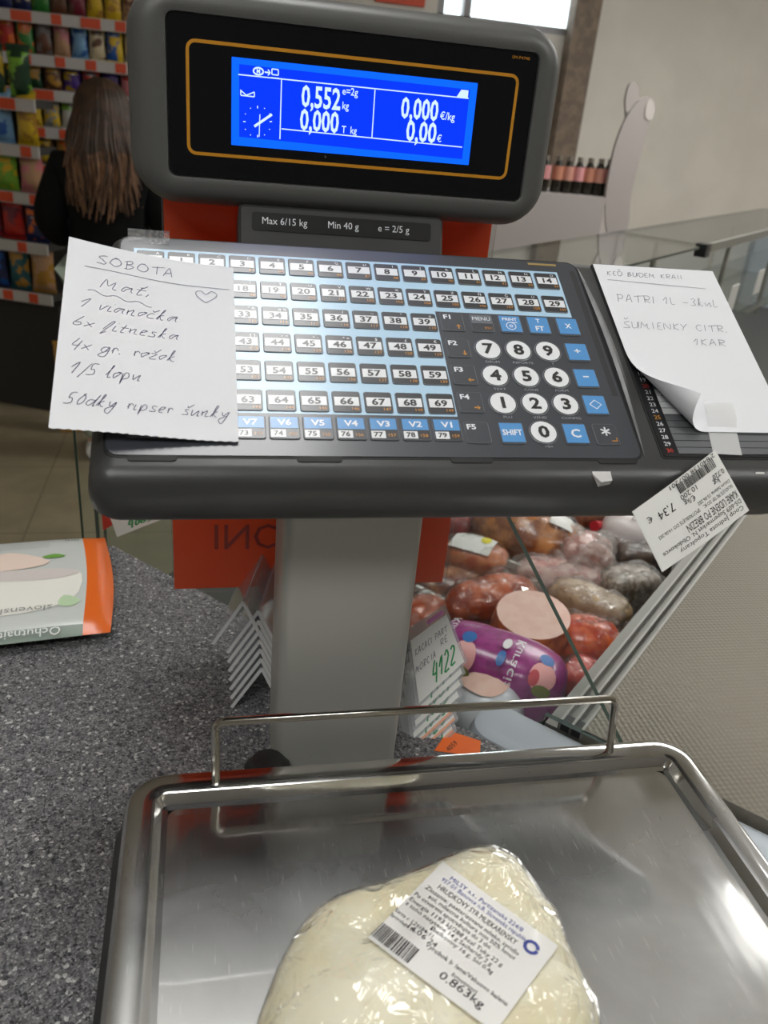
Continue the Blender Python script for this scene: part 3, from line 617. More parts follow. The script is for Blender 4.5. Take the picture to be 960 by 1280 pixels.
# ------------------------------------------------------------------ price sticker hanging off the housing rim
M_stk = mat('sticker_white', (226, 226, 222), .5, coat=.2)
M_prn = mat('print_black', (35, 34, 36), .6); M_prb = mat('print_blue', (70, 80, 150), .6)
sn = V((.2, -.85, .5)).normalized(); sq = K0+EV*-.1765+V((.345, 0, 0))-EN*.001
A, B_, C_, D_ = [onp(x, y, sq, sn) for x, y in ((936.5, 638), (828, 715), (790.5, 639.6), (894, 562.5))]   # label's own top-left, top-right, bottom-right, bottom-left
def stk(x, y, z=0):                                          # x 0..1 across, y 0..1 down the label
    P = A.lerp(B_, x).lerp(D_.lerp(C_, x), y); return P+sn*(z+.0012*math.sin(math.pi*x))
st = thing('price_sticker', 'white printed price sticker with barcode hanging from the front rim of the keypad housing', 'sticker', stk(.5, .5))
rr_ = rrect(1, 1, .001, 1); b = MB()
b.grid(lambda u, v: stk(u, v), 12, 6, M_stk); b.grid(lambda u, v: stk(u, v, -.0004), 12, 6, M_stk, flip=True); b.build('sticker', st, 60)
SF = frame(A, B_-A, A-D_, sn); LW_ = (B_-A).length; LH_ = (D_-A).length
b = MB(); S = lambda s, x, y, h, fit, m=M_prn: b.text(lambda X, Y, Z: stk(X/LW_, -Y/LH_, Z), s, x*LW_, -y*LH_, h, .0003, m, fit=fit*LW_, align='L')
S('Coop Jednota Topolcany', .04, .13, .0030, .74); S('DS-609 Supermarket N. Obdokovce', .03, .23, .0030, .90); S('KARE UDENE PO BREZIN', .03, .37, .0052, .60)
S('SKLADUJTE PRI TEP. DO 8C', .03, .47, .0023, .36); S('SPOTREBUJTE DO 14.06.202', .44, .47, .0023, .46); S('Datum balenia 15.06.202', .03, .55, .0023, .40)
S('kg', .12, .66, .0034, .07); S('0.720', .03, .735, .0034, .14); S('€/kg', .42, .68, .0036, .12); S('10.200', .36, .78, .0034, .19); S('7,34', .64, .77, .0056, .17); S('€', .87, .80, .0040, .05)
rnd = random.Random(5); x = .08
while x < .54:
    wd = rnd.choice((.004, .006, .009, .013)); b.add([stk(x, .80, .0003), stk(x+wd, .80, .0003), stk(x+wd, .93 if .1 < x < .52 else .96, .0003), stk(x, .93 if .1 < x < .52 else .96, .0003)], [(0, 3, 2, 1)], M_prn); x += wd+rnd.choice((.005, .006, .010))
b2 = S('2 840138 007201', .04, .99, .0028, .56); b.build('sticker_print', st, 0)

# ------------------------------------------------------------------ cheese in its vacuum bag
from mathutils.bvhtree import BVHTree
M_chz = mat('cheese_cream', (238, 233, 212), .38, var=(230, 221, 190), vscale=30, sub=.15, bump=.15, bscale=90)
M_wrap = film('vacuum_wrap', (253, 253, 251), .07, 2.2, bump=1, bscale=48, body=.05)
oc = [(.2055, -.112), (.2215, -.14), (.2265, -.18), (.222, -.22), (.195, -.25), (.14, -.262), (.09, -.25), (.068, -.215), (.0705, -.182), (.086, -.152), (.111, -.129), (.14, -.125), (.175, -.116)]
oc = cr([(x, y, 0) for x, y in oc], 4, True); cen = V((.155, -.18, 0)); TZ = -.0084
def cheese(off, rough=1):
    rings = []
    for sc, z in ((.90, 0), (.985, .006), (1.0, .016), (1.0, .028), (.97, .040), (.90, .0495), (.78, .056), (.6, .0595), (.38, .061), (.16, .0615)):
        ring = []
        for q in oc:
            p = cen+(q-cen)*sc; d = (q-cen).normalized()
            nz_ = noise.noise(V((p.x*32, p.y*32, z*32)))*.0028*rough+noise.noise(V((p.x*75, p.y*75, z*75+3)))*.0010*rough
            tilt = 1-.22*max(0, (.155-p.x)/.09)+.02*((p.x-.155)/.07) if z > .03 else 1
            lump = .004*math.exp(-((p.x-.115)**2+(p.y+.175)**2)/.0005)-.007*math.exp(-((p.x-.132)**2+(p.y+.152)**2)/.0004) if z > .03 else 0
            hz = TZ+z*tilt+lump+(nz_ if z > .01 else 0)+(off if z > .045 else 0)
            ring.append(p+d*(nz_+(off if z < .056 else 0))+V((0, 0, hz)))
        rings.append(ring)
    return rings
ch = thing('packed_cheese', 'lump of cream-coloured cheese in a clear vacuum bag lying on the weighing tray', 'cheese', (.155, -.18, TZ))
b = MB(); b.loft(cheese(0), M_chz); b.build('cheese', ch, 60)
b = MB(); b.loft(cheese(.0009, 1.15), M_wrap); wrap = b.build('vacuum_bag', ch, 60)
bv = BVHTree.FromPolygons(b.v, b.f)
def hit(x, y, off=.0004):
    d = ray(x, y).normalized(); r = bv.ray_cast(CAM, d)
    if r[0] is None: r = (onz(x, y, .03), ZX, 0, 0)
    n = r[1] if r[1].dot(d) < 0 else -r[1]
    return r[0]+n*off
lc = [V((554, 1079)), V((697, 1184)), V((618, 1292)), V((460, 1174))]
def lab(x, y, z=0):
    q = lc[0].lerp(lc[1], x).lerp(lc[3].lerp(lc[2], x), y); return hit(q.x, q.y, .0008+z)
b = MB(); b.grid(lab, 20, 16, mat('label_film', (226, 224, 220), .4, coat=.6, coatr=.12)); b.build('label', ch, 60)
b = MB(); T = lambda s, x, y, h, fit, m=M_prn: b.text(lambda X, Y, Z: lab(min(max(X, 0), 1), min(max(-Y, 0), 1), Z), s, x, -y, h, .0003, m, fit=fit, align='L')
T('MILSY a.s., Partizanska 224/8', .12, .10, .04, .62, M_prb); T('957 01 Banovce n.B. Slovenska republika', .08, .155, .04, .74, M_prb)
T('HRUDKOVY SYR MLIEKARENSKY', .10, .235, .05, .66)
T('Zlozenie: pasterizovane mlieko, syridlo', .04, .30, .04, .78); T('sol, mliecna kultura min 50% hmot', .10, .355, .04, .72); T('Po otvoreni spotrebujte do 3 dni', .02, .41, .04, .62)
T('Energia 1193 kJ/288 kcal Tuky 22 g', .02, .475, .04, .76); T('z toho nasytene 14 g Sacharidy 2 g', .02, .53, .04, .70); T('Bielkoviny 16 g, Sol 0.4g', .26, .585, .04, .5)
T('Vyrobok balene/Vakuovo balene', .30, .74, .045, .66); T('hmotnost', .56, .82, .04, .2); T('0.863kg', .50, .90, .075, .34)
T('Sarza c. L24184-11', .00, .645, .04, .30); T('Spotrebujte do:', .00, .705, .035, .2); T('14.06 24', .14, .70, .05, .22)
x = .0; rnd = random.Random(8)
while x < .30:
    wd = rnd.choice((.004, .007, .011)); P = [lab(x, .80, .0003), lab(x+wd, .80, .0003), lab(x+wd, .97, .0003), lab(x, .97, .0003)]; b.add(P, [(0, 3, 2, 1)], M_prn); x += wd+rnd.choice((.006, .010))
b.stroke(lambda X, Y, Z: lab(X, -Y, Z), [(.86+.05*math.cos(a*.6), -.16-.05*math.sin(a*.6)) for a in range(11)], .028, .0003, M_prb); b.build('label_print', ch, 0)

# ------------------------------------------------------------------ food pouch on the counter
M_pg = mat('pouch_grey_white', (205, 209, 205), .35, coat=.5, coatr=.2); M_po = mat('pouch_orange', (232, 106, 26), .35, coat=.4, coatr=.2); M_pgr = mat('pouch_green_grey', (132, 146, 134), .4)
BRp = onz(138, 790, ZT+.012); TRp = onz(131, 672, ZT+.012); PXd = (onz(0, 806, ZT+.012)-BRp).normalized(); PYd = (TRp-BRp).normalized(); PL = .235; PH = (TRp-BRp).length; PT = .026
def pch(x, y, z=0, top=True):
    u, v = x/PL, y/PH; e = (max(0, 1-abs(2*u-1)**6)*max(0, 1-abs(2*v-1)**4))**.5
    zz = ZT+.0008+(.011+.5*PT*e if top else .011-.010*e); bow = .006*math.sin(math.pi*v)
    P = BRp+PXd*(x-bow*(1-u)+.004*v*0)+PYd*(y+.008*math.sin(math.pi*u)*0); P.z = zz+z; return P
pc = thing('food_pouch', 'sealed pale food pouch with an orange end strip lying on the counter', 'pouch', pch(PL/2, PH/2, -.03))
b = MB(); b.grid(lambda u, v: pch(u*PL, v*PH), 28, 20, M_pg, lambda u, v: M_po if u < .1 else M_pgr if v < .05 else M_pg, flip=True); b.grid(lambda u, v: pch(u*PL, v*PH, 0, False), 28, 20, M_pgr); b.build('pouch_body', pc, 60)
b = MB(); PF = lambda x, y, z=0: pch(x, y, z+.0005)
def blobp(pts, m, z): b.add([PF(*p[:2], z) for p in cr([(x, y, 0) for x, y in pts], 3, True)], [tuple(range(3*len(pts)))], m)
def fan(pts, m, z):
    q = [(p.x, p.y) for p in cr([(x, y, 0) for x, y in pts], 3, True)]; cx_ = sum(p[0] for p in q)/len(q); cy_ = sum(p[1] for p in q)/len(q); n = len(q); vs_ = [PF(cx_, cy_, z)]
    for k in (.33, .66, 1): vs_ += [PF(cx_+(x-cx_)*k, cy_+(y-cy_)*k, z) for x, y in q]
    fs = [(0, 1+(i+1) % n, 1+i) for i in range(n)]
    for r_ in range(2): fs += [(1+r_*n+i, 1+r_*n+(i+1) % n, 1+(r_+1)*n+(i+1) % n, 1+(r_+1)*n+i) for i in range(n)]
    b.add(vs_, fs, m)
fan([(.03, .095), (.05, .108), (.1, .112), (.17, .115), (.2, .09), (.17, .05), (.1, .03), (.04, .045)], mat('fish_white', (238, 236, 228), .4), .0003)
fan([(.06, .125), (.10, .152), (.13, .138), (.2, .14), (.2, .118), (.1, .112)], mat('fish_pink', (236, 214, 200), .4), .0005)
fan([(.032, .098), (.05, .108), (.1, .112), (.17, .113), (.13, .095), (.06, .088)], mat('fish_grey', (214, 206, 202), .4), .0006)
fan([(.045, .135), (.055, .141), (.068, .136), (.058, .132)], mat('dill_green', (110, 160, 70), .5), .0006); fan([(.03, .045), (.045, .055), (.05, .04), (.038, .035)], mat('herb_pale', (190, 214, 176), .5), .0006)
UP = lambda X, Y, Z: PF(X, -Y, Z)                             # pouch x runs to the left, so print reads upside down
b.text(UP, 'slovenske nitky', .055, -.040, .009, .0008, mat('pouch_print_grey', (150, 152, 148), .5), fit=.09, rot=0, align='L')
b.text(UP, 'Ochutnajte', .045, -.0075, .007, .0012, mat('pouch_print_white', (225, 228, 225), .5), fit=.06, align='L')
for i in range(4): b.stroke(PF, [(.06, .172-.004*i), (.14, .172-.004*i)], .0006, .0006, mat('pouch_print_grey'))
b.text(UP, '23.11.24', .028, -.185, .005, .0008, M_prn, fit=.018, align='L'); b.text(UP, 'L0142', .030, -.177, .005, .0008, M_prn, fit=.014, align='L')
b.build('pouch_print', pc, 60)

# ------------------------------------------------------------------ price-card holders
M_acr = film('clear_acrylic', (244, 246, 248), .05, 1.5, body=.22); M_acre = film('acrylic_edge', (240, 242, 244), .2, 1.5, body=.75)
M_card = mat('card_white', (225, 225, 220), .6)
gd = V((.25, .97, 0)).normalized(); gx = V((.97, -.25, 0))
for i in range(8):
    O = V((.096-.0006*i-(.012 if i == 7 else 0), .166+.0015*i, ZT+.046+.0088*i)); nm = ['lowest', 'second lowest', 'third from the bottom', 'fourth from the bottom', 'fifth from the bottom', 'third from the top', 'second from the top', 'topmost'][i]
    t = thing('card_holder', 'clear acrylic tent card holder, %s of the nested stack behind the column' % nm, 'card holder', O-V((0, 0, .044)), 'nested clear card holders')
    for sgn in (-1, 1):
        foot = O+gx*((.022 if sgn > 0 else .026)*sgn)-V((0, 0, .0458)); fr = frame(O, gd, foot-O); L_ = (foot-O).length; q = MB(); q.box(fr, 0, .085, 0, L_, -.0008, .0008, M_acr); e = q.build('panel', t, 0)
        MB().box(fr, -.0012, .0002, 0, L_, -.0014, .0014, M_acre).build('edge', e, 0)
cn = V((-.25, -.80, .55)).normalized(); c0 = V((.25, .135, -.05))
cc = [(513, 801), (558, 768), (580, 827), (524, 879)]
M_gr = mat('ink_green', (40, 140, 80), .6); M_pk = mat('card_strip_pink', (190, 120, 175), .5); M_or2 = mat('card_strip_salmon', (232, 170, 140), .5)
for i in range(7):
    dx, dy = -2.2*i, 14.5*i; dep = .0016*i
    P = [onp(x+dx, y+dy, c0-cn*dep, cn) for x, y in cc]; fr = frame(P[3], P[2]-P[3], P[0]-P[3], cn); w_ = (P[2]-P[3]).length; h_ = (P[0]-P[3]).length
    skx = (P[1]-P[0]); L_ = lambda x, y, z=0, P=P: P[3].lerp(P[2], x).lerp(P[0].lerp(P[1], x), y)+cn*z
    word = ['topmost, numbered 4122 in green', 'second', 'third', 'fourth', 'fifth', 'sixth', 'lowest'][i]
    t = thing('price_card', 'white price card in a clear holder, %s%s' % (word, ' of the stack' if i == 0 else ' down the stack beside the column' if i < 6 else ' of the stack beside the column'), 'price card', P[3], 'stacked price cards')
    q = MB(); q.box(L_, -.08, 1.06, -.05, 1.2 if i == 0 else 1.0, -.0007, -.0001, M_acr); q.build('holder', t, 0)
    q = MB(); q.box(L_, 0, 1, 0, 1, -.0001, .0003, M_card); cd_ = q.build('card', t, 0)
    q = MB(); HW = lambda s, x, y, h, fit, m, wd: pen(q, lambda X, Y, Z: L_(X, Y, Z), s, x, y, h, wd, .0006, m, .25, fit, .2)
    if i == 0:
        HW('4122', .34, .12, .30, .56, M_gr, .035); HW('KACACI PART', .06, .72, .1, .85, M_ink2, .014); HW('MORC.IA', .02, .46, .1, .5, M_ink2, .014); HW('RE', .66, .56, .1, .2, M_ink2, .014)
        q.box(L_, .5, .95, 1.04, 1.12, .0, .0008, M_pk)
    else:
        HW(['', '4119', '4087', '4093', '4065', '4120', '4044'][i], .25, .1, .26, .6, M_gr, .035)
        q.box(L_, 0, 1, .0, .05, .0004, .0008, M_or2 if i > 3 else M_card)
    q.build('handwriting', cd_, 0)
for (pts, z, m_, lb) in (([(543, 938), (560, 913), (601, 926), (600, 945)], ZT+.0008, mat('label_orange', (240, 110, 40), .5), 'small orange price label lying on the counter edge beside the card stack'),):
    P = [onz(x, y, z) for x, y in pts]; o = thing('price_label', lb, 'label', P[0]); q = MB().add(P+[p-V((0, 0, .0006)) for p in P], [(0, 1, 2, 3), (4, 7, 6, 5), (0, 4, 5, 1), (1, 5, 6, 2), (2, 6, 7, 3), (3, 7, 4, 0)], m_); q.build('label', o, 0)
    fr = frame(onz(568, 936, z), onz(580, 925, z)-onz(568, 936, z), onz(556, 926, z)-onz(568, 936, z), ZX); q = MB(); q.text(fr, '4059', 0, 0.001, .005, .0006, M_prn, 1.0); q.build('print', o, 0)
# price card hung at the far glass, with its red holder
hc = E0+AX*.02+BX*.50
P = [onp(x, y, hc, AX) for x, y in ((136, 640), (205, 630), (205, 648), (147, 671))]; pw = thing('price_card', 'white price card numbered 4065 hanging in a red holder at the front glass', 'price card', P[3])
L4 = lambda x, y, z=0: P[3].lerp(P[2], x).lerp(P[0].lerp(P[1], x), y)-AX*z
q = MB(); q.box(L4, 0, 1, 0, 1, 0, .0008, M_card); pen(q, L4, '4065', .30, .20, .34, .045, .001, M_gr, .1, .5, .2); q.build('card', pw, 0)
P2 = [onp(x, y, hc+AX*.004, AX) for x, y in ((127, 640), (138, 640), (142, 655), (129, 663))]; q = MB(); q.add(P2+[p+AX*.002 for p in P2], [(0, 1, 2, 3), (7, 6, 5, 4), (0, 4, 5, 1), (1, 5, 6, 2), (2, 6, 7, 3), (3, 7, 4, 0)], mat('holder_red', (190, 50, 36), .5)); q.build('holder', pw, 0)

# ------------------------------------------------------------------ meat in the deli case
def blob(b, c, X, Y, Z, rx, ry, rz, m, pw=2.4, nzs=0, seed=0, nu=28, nv=20, nsc=26):
    c = V(c); X = V(X).normalized(); rings = []
    for j in range(nv+1):
        t = -1+2*j/nv; t = math.sin(t*math.pi/2)*.999; k = max(0, 1-abs(t)**pw)**(1/pw); ring = []
        for i in range(nu):
            a = 2*math.pi*i/nu; ca, sa = math.cos(a), math.sin(a); q = (abs(ca)**pw+abs(sa)**pw)**(-1/pw)
            p = c+X*(t*rx)+Y*(ry*k*ca*q)+Z*(rz*k*sa*q)
            if nzs: p += (p-c).normalized()*(noise.noise(p*nsc+V((seed*7.1, seed*3.3, 0)))*nzs*1.4+noise.noise(p*nsc*2.7+V((seed*1.7, 0, seed*5.3)))*nzs*.7)
            if p.z < DECK+.001: p.z = DECK+.001
            ring.append(p)
        rings.append(ring)
    return b.loft(rings, m)
M_film = film('meat_film', (252, 252, 250), .12, 1.0, bump=1, bscale=60, body=.05)
def axes(p0, p1):
    X = (p1-p0).normalized(); Y = ZX.cross(X).normalized(); return X, Y, X.cross(Y)
M_film2 = film('crumpled_film', (252, 252, 250), .10, 1.6, bump=1, bscale=75, body=.20, bodycol=(232, 228, 224))
def meat(name, label, q0, q1, ry, rz, m, pw=2.4, nz_=.003, wrap=True, lift=0, seed=1, part='meat', ext=1.0):
    z = DECK+rz*.97+lift; p0, p1 = onz(*q0, z), onz(*q1, z); c = (p0+p1)/2; X, Y, Z = axes(p0, p1); rx = (p1-p0).length/2*ext
    t = thing(name, label, 'meat' if 'sausage' not in name and 'salami' not in name else 'sausage', c-V((0, 0, rz)))
    b = MB(); blob(b, c, X, Y, Z, rx, ry, rz, m, pw, nz_, seed); t['_'] = 0; del t['_']; b.build(part, t, 60)
    if wrap: b = MB(); blob(b, c, X, Y, Z, rx+.003, ry+.003, rz+.003, M_film2 if wrap == 2 else M_film, pw, nz_*2.0, seed, 40, 28, 34); b.build('clear_wrap', t, 16 if wrap == 2 else 28)
    def surf(x, a, off=.0035):                               # point on the skin: x along -1..1, a angle from the top
        k = max(0, 1-abs(x)**pw)**(1/pw); ca, sa = math.sin(a), math.cos(a); q = (abs(ca)**pw+abs(sa)**pw)**(-1/pw)
        return c+X*(x*rx)+Y*((ry*k*q+off)*ca)+Z*((rz*k*q+off)*sa)
    return t, surf
def patch(t, surf, x0, x1, a0, a1, m, name='label_sticker', off=.004, n=6):
    return MB().grid(lambda u, v: surf(x0+(x1-x0)*u, a0+(a1-a0)*v, off), n, n, m).build(name, t, 60)
def ellp(t, surf, x, a, rx, ra, m, off=.0042, name='print'):
    b = MB(); vs_ = [surf(x, a, off)]; n = 14
    for k in (.5, 1): vs_ += [surf(x+rx*k*math.cos(2*math.pi*i/n), a+ra*k*math.sin(2*math.pi*i/n), off) for i in range(n)]
    fs = [(0, 1+i, 1+(i+1) % n) for i in range(n)]+[(1+i, 1+n+i, 1+n+(i+1) % n, 1+(i+1) % n) for i in range(n)]
    return b.add(vs_, fs, m).build(name, t, 60)
mm = lambda n, c, v, s=55, bp=.5, r=.35: mat('meat_'+n, c, r, var=v, vscale=s, vlo=.42, vhi=.58, detail=5, bump=bp, bscale=80, coat=.3)
# the purple ham stick
M_pur = mat('casing_purple', (160, 46, 132), .35, var=(140, 36, 114), vscale=120, coat=.5, coatr=.15)
t, s = meat('ham_stick', 'thick purple printed poultry ham stick lying beside the price cards', (538, 810), (702, 866), .045, .043, M_pur, 3.2, .001, False, .03, ext=1.04, part='casing')
M_pkp = mat('ham_print_pink', (238, 170, 168), .4); M_blp = mat('badge_blue', (50, 110, 180), .4); M_grp = mat('lettuce_print', (120, 120, 50), .5); M_wp = mat('print_white', (235, 230, 235), .4)
for x, a in ((.72, .15), (-.35, .0)):
    ellp(t, s, x, a-.85, .17, .40, M_pkp); ellp(t, s, x+.03, a-1.22, .12, .16, M_grp, .0046); ellp(t, s, x-.02, a-.32, .10, .2, M_blp, .0046); ellp(t, s, x-.1, a-.95, .07, .2, mat('ham_print_red', (196, 70, 80), .4), .0048)
b = MB()
for x, tx_ in ((.36, 'Kuracia'), (-.62, 'Kuracia')): b.text(lambda X, Y, Z: s(x+.02+Y*.0, 0, .0046) if False else s(x+Y/.08*.35, X/.043, .0046), tx_, -.024 if x > 0 else -.012, 0, .028, 0, M_wp, .5, rot=R(180)); 
b.build('lettering', t, 0); ellp(t, s, .14, -.62, .06, .2, M_blp, .0046); ellp(t, s, .14, -.15, .06, .2, M_wp, .0046)
# the cut ham with its pale face
z = DECK+.098; fc = onz(667, 768, z); fn = V((.0, -.16, .98)).normalized(); fx = V((.93, .36, .0)); fx = (fx-fn*fx.dot(fn)).normalized(); fy = fn.cross(fx)
t = thing('cut_ham', 'round smoked ham with a pale pink cut face turned upwards', 'meat', fc-V((0, 0, .085))); b = MB(); rings = []
for k, d in ((.82, -.105), (.97, -.08), (1.06, -.05), (1.06, -.02), (1.02, -.004), (.99, 0)):
    rings.append([fc+fx*(.050*k*math.cos(2*math.pi*i/28))+fy*(.046*k*math.sin(2*math.pi*i/28))+fn*d+V((0, 0, 0)) for i in range(28)])
for r_ in rings:
    for p in r_: p.z = max(p.z, DECK+.002)
b.loft(rings, mm('rind', (206, 112, 54), (160, 70, 36))); b.build('rind', t, 60)
b = MB(); b.add([fc+fx*(.0497*math.cos(2*math.pi*i/28))+fy*(.0455*math.sin(2*math.pi*i/28))+fn*.0008 for i in range(28)], [tuple(range(28))], mm('pale_pink', (232, 196, 182), (226, 186, 170), 60, .05)); b.build('cut_face', t, 0)
meat('packed_sausage', 'orange-red packed sausage piece under the cut ham by the track', (684, 800), (778, 818), .046, .040, mm('orange_red', (206, 66, 30), (232, 110, 56)), 2.6, .004, True, 0, 3)
t, s = meat('smoked_loin', 'amber smoked meat in clear wrap behind the purple stick', (560, 762), (668, 740), .035, .035, mm('amber', (146, 54, 24), (196, 98, 54), 40), 2.4, .006, True, .01, 4)
t, s = meat('bacon_slab', 'marbled brown bacon slab in a vacuum pack behind the orange sign', (505, 712), (628, 742), .05, .03, mm('bacon', (104, 42, 28), (190, 128, 84), 38), 3, .005, True, .0, 5)
t, s = meat('smoked_fillet', 'smoked fillet pack with a white label and yellow dot', (556, 684), (632, 706), .032, .022, mm('fillet', (206, 128, 84), (190, 96, 58)), 3, .003, True, .05, 6)
patch(t, s, -.75, .55, -.75, .75, M_stk); ellp(t, s, .25, .25, .16, .32, mat('dot_yellow', (226, 214, 60), .4), .0048)
t, s = meat('smoked_ham', 'large golden brown smoked ham with a black and white label', (590, 655), (728, 690), .06, .055, mm('ham_brown', (128, 70, 36), (196, 134, 80), 30), 2.4, .006, True, 0, 7)
patch(t, s, .38, .78, -.5, .12, M_stk); patch(t, s, .38, .78, .12, .5, M_prn, 'label_band')
meat('pate_sausage', 'grey-pink wrapped sausage chunk beside the black and white labelled ham', (697, 690), (764, 702), .038, .036, mm('grey_pink', (166, 124, 116), (214, 186, 178)), 3.4, .006, 2, .02, 8)
t, s = meat('white_sausage', 'white printed sausage with a red tied end', (752, 656), (818, 672), .032, .032, mat('casing_white', (226, 218, 216), .35, coat=.4), 3, .001, False, .02, 9, 'casing')
ellp(t, s, -.55, .1, .3, .5, mat('print_pink', (214, 70, 100), .4)); b = MB(); b.text(lambda X, Y, Z: s(.05+Y/.06, X/.032, .0045), 'DELAMA', 0, 0, .012, 0, M_prn, .6, rot=0); b.text(lambda X, Y, Z: s(.5+Y/.06, X/.032, .0045), 'PARIZER', 0, 0, .012, 0, M_kg, .6); b.build('lettering', t, 0)
b = MB(); b.tube([s(-1, 0, 0), s(-1, 0, 0)+V((-.02, -.012, .004))], [.007, .010], mat('knot_red', (190, 40, 50), .5)); b.build('tied_end', t)
meat('dark_loaf', 'dark brown wrapped meat loaf behind the grey brawn', (768, 700), (836, 708), .026, .03, mm('dark', (52, 34, 24), (84, 60, 42)), 6, .002, True, .0, 10)
meat('brawn_block', 'grey speckled brawn block in clear wrap next to the track', (752, 738), (815, 732), .030, .030, mm('brawn', (138, 124, 108), (196, 184, 170), 110), 6, .003, 2, .0, 11)
meat('liver_sausage', 'long pinkish white sausage in crumpled film', (640, 715), (752, 728), .030, .03, mm('pinkwhite', (206, 160, 154), (228, 200, 192)), 3, .005, 2, .0, 12)
meat('white_pudding', 'long beige sausage loaf in clear film beside the cut ham', (690, 742), (784, 782), .028, .032, mm('beige', (206, 180, 140), (180, 150, 112)), 4, .003, 2, .0, 13)
meat('smoked_knuckle', 'orange-brown smoked knuckle behind the first price card', (505, 790), (552, 758), .03, .032, mm('knuckle', (178, 90, 54), (150, 66, 40)), 2.4, .004, True, .0, 14)
meat('red_packet', 'bright red small packet standing by the track', (706, 856), (738, 834), .018, .02, mm('red', (206, 62, 50), (220, 96, 84)), 4, .002, True, .02, 15)
t, s = meat('sliced_ham_pack', 'pale pink ham half in blue and white wrapping in front of the purple stick', (560, 884), (652, 893), .050, .046, mat('wrap_white_blue', (206, 208, 214), .3, coat=.5), 2.6, .002, False, .0, 16)
ellp(t, s, -.12, .05, .66, .62, mm('pale_pink', (232, 196, 182), (226, 186, 170)), .003, 'cut_face'); patch(t, s, -.05, .75, -1.35, -.85, mat('wrap_blue', (42, 94, 170), .3), 'blue_print', .003)
meat('dark_salami', 'dark red salami end at the back of the case under the keypad', (548, 655), (590, 660), .03, .03, mm('salami', (120, 36, 36), (150, 60, 56)), 2.6, .003, True, .02, 17)
meat('smoked_neck', 'reddish brown smoked neck half hidden behind the white sausage', (690, 640), (770, 636), .035, .035, mm('neck', (136, 70, 40), (170, 100, 60)), 2.4, .005, True, 0.01, 18)
for i, (q0, q1, lb) in enumerate((((520, 735), (584, 766), 'white plastic divider strip between the bacon slab and the purple stick'), ((600, 690), (668, 716), 'white plastic divider strip behind the fillet pack with the yellow dot'))):
    zz = DECK+.045; p0, p1 = onz(*q0, zz), onz(*q1, zz); p0.z = p1.z = DECK; fr = frame(p0, p1-p0, ZX); o = MB().box(fr, 0, (p1-p0).length, 0, .05, -.003, .003, mat('divider_white', (214, 214, 210), .3)).build('divider_strip'); tag(o, lb, 'divider')

# ------------------------------------------------------------------ cardboard stand with bottles, far side of the deli case
YS = 3.5
M_cb = mat('cardboard_grey', (168, 160, 156), .7); M_cb2 = mat('cardboard_light', (196, 188, 182), .7)
bl = ony(585, 232, YS).x; br = ony(758, 248, YS).x; bt = ony(757, 247, YS).z
sd = thing('display_stand', 'tall grey cardboard display stand with curved fin-shaped top panels', 'display stand', ((bl+br)/2, YS+.15, ZF))
YP = frame((0, YS, 0), (1, 0, 0), (0, 0, 1), (0, -1, 0))
MB().box(WORLD, bl, br, YS, YS+.34, ZF, bt, M_cb).build('box_body', sd)
def traced(pts, y, k=4):
    q = [ony(x, yy, y) for x, yy in pts]; return [(p.x, p.y) for p in cr([(a.x, a.z, 0) for a in q], k, True)]
fp = traced([(757, 249), (762, 215), (770, 180), (782, 150), (797, 128), (811, 121), (817, 128), (812, 152), (802, 190), (793, 225), (788, 250), (785, 285), (770, 300), (758, 285)], YS)
MB().poly(YP, fp, -.02, 0, M_cb).build('side_fin', sd, 30)
fr_ = ony(786, 250, YS).x; MB().box(WORLD, br-.002, fr_, YS+.004, YS+.02, ZF, bt-.04, M_cb2).build('side_panel', sd)
f2 = traced([(782, 128), (786, 108), (793, 102), (799, 112), (798, 130), (792, 146), (785, 152)], YS+.3)
MB().poly(frame((0, YS+.3, 0), (1, 0, 0), (0, 0, 1), (0, -1, 0)), f2, -.02, 0, M_cb).build('rear_fin', sd, 30)
f3 = traced([(808, 130), (813, 124), (818, 132), (816, 146), (810, 150), (806, 144)], YS-.001)
MB().poly(YP, f3, 0, .004, M_cb2).build('cut_out', sd, 30); MB().box(WORLD, ony(782, 150, YS+.3).x, ony(800, 150, YS+.3).x, YS+.3, YS+.32, ZF, ony(790, 140, YS+.3).z, M_cb).build('rear_panel', sd)
M_btl = mat('bottle_dark', (38, 34, 28), .2); M_cap = mat('cap_grey', (120, 112, 100), .4); caps = [(196, 138, 122), (204, 140, 140), (186, 124, 100)]
ppx = [606, 624, 641, 659, 677, 693, 706, 719, 732, 745, 756]
prev = None
for i, px in enumerate(ppx):
    p = ony(px, 240, YS+.07); hz = ony(px, 194+(px-690)*.07, YS+.07).z-bt; r_ = .027; o_ = V((p.x, YS+.07, bt))
    t = thing('sauce_bottle', 'dark bottle with a pink and red label standing on the cardboard stand', 'bottle', o_, 'bottles on the cardboard stand')
    MB().lathe(o_, [(r_*.9, 0), (r_, .006), (r_, hz*.68), (r_*.6, hz*.82), (r_*.45, hz*.9)], M_btl, 14).build('bottle', t); MB().lathe(o_, [(r_*.5, hz*.88), (r_*.5, hz)], M_cap, 10).build('cap', t)
    MB().loft([[o_+V((r_*1.02*math.cos(2*math.pi*k/14), r_*1.02*math.sin(2*math.pi*k/14), z)) for k in range(14)] for z in (hz*.36, hz*.74)], mat('bottle_label_%d' % (i % 3), caps[i % 3], .5), False, False).build('label', t)

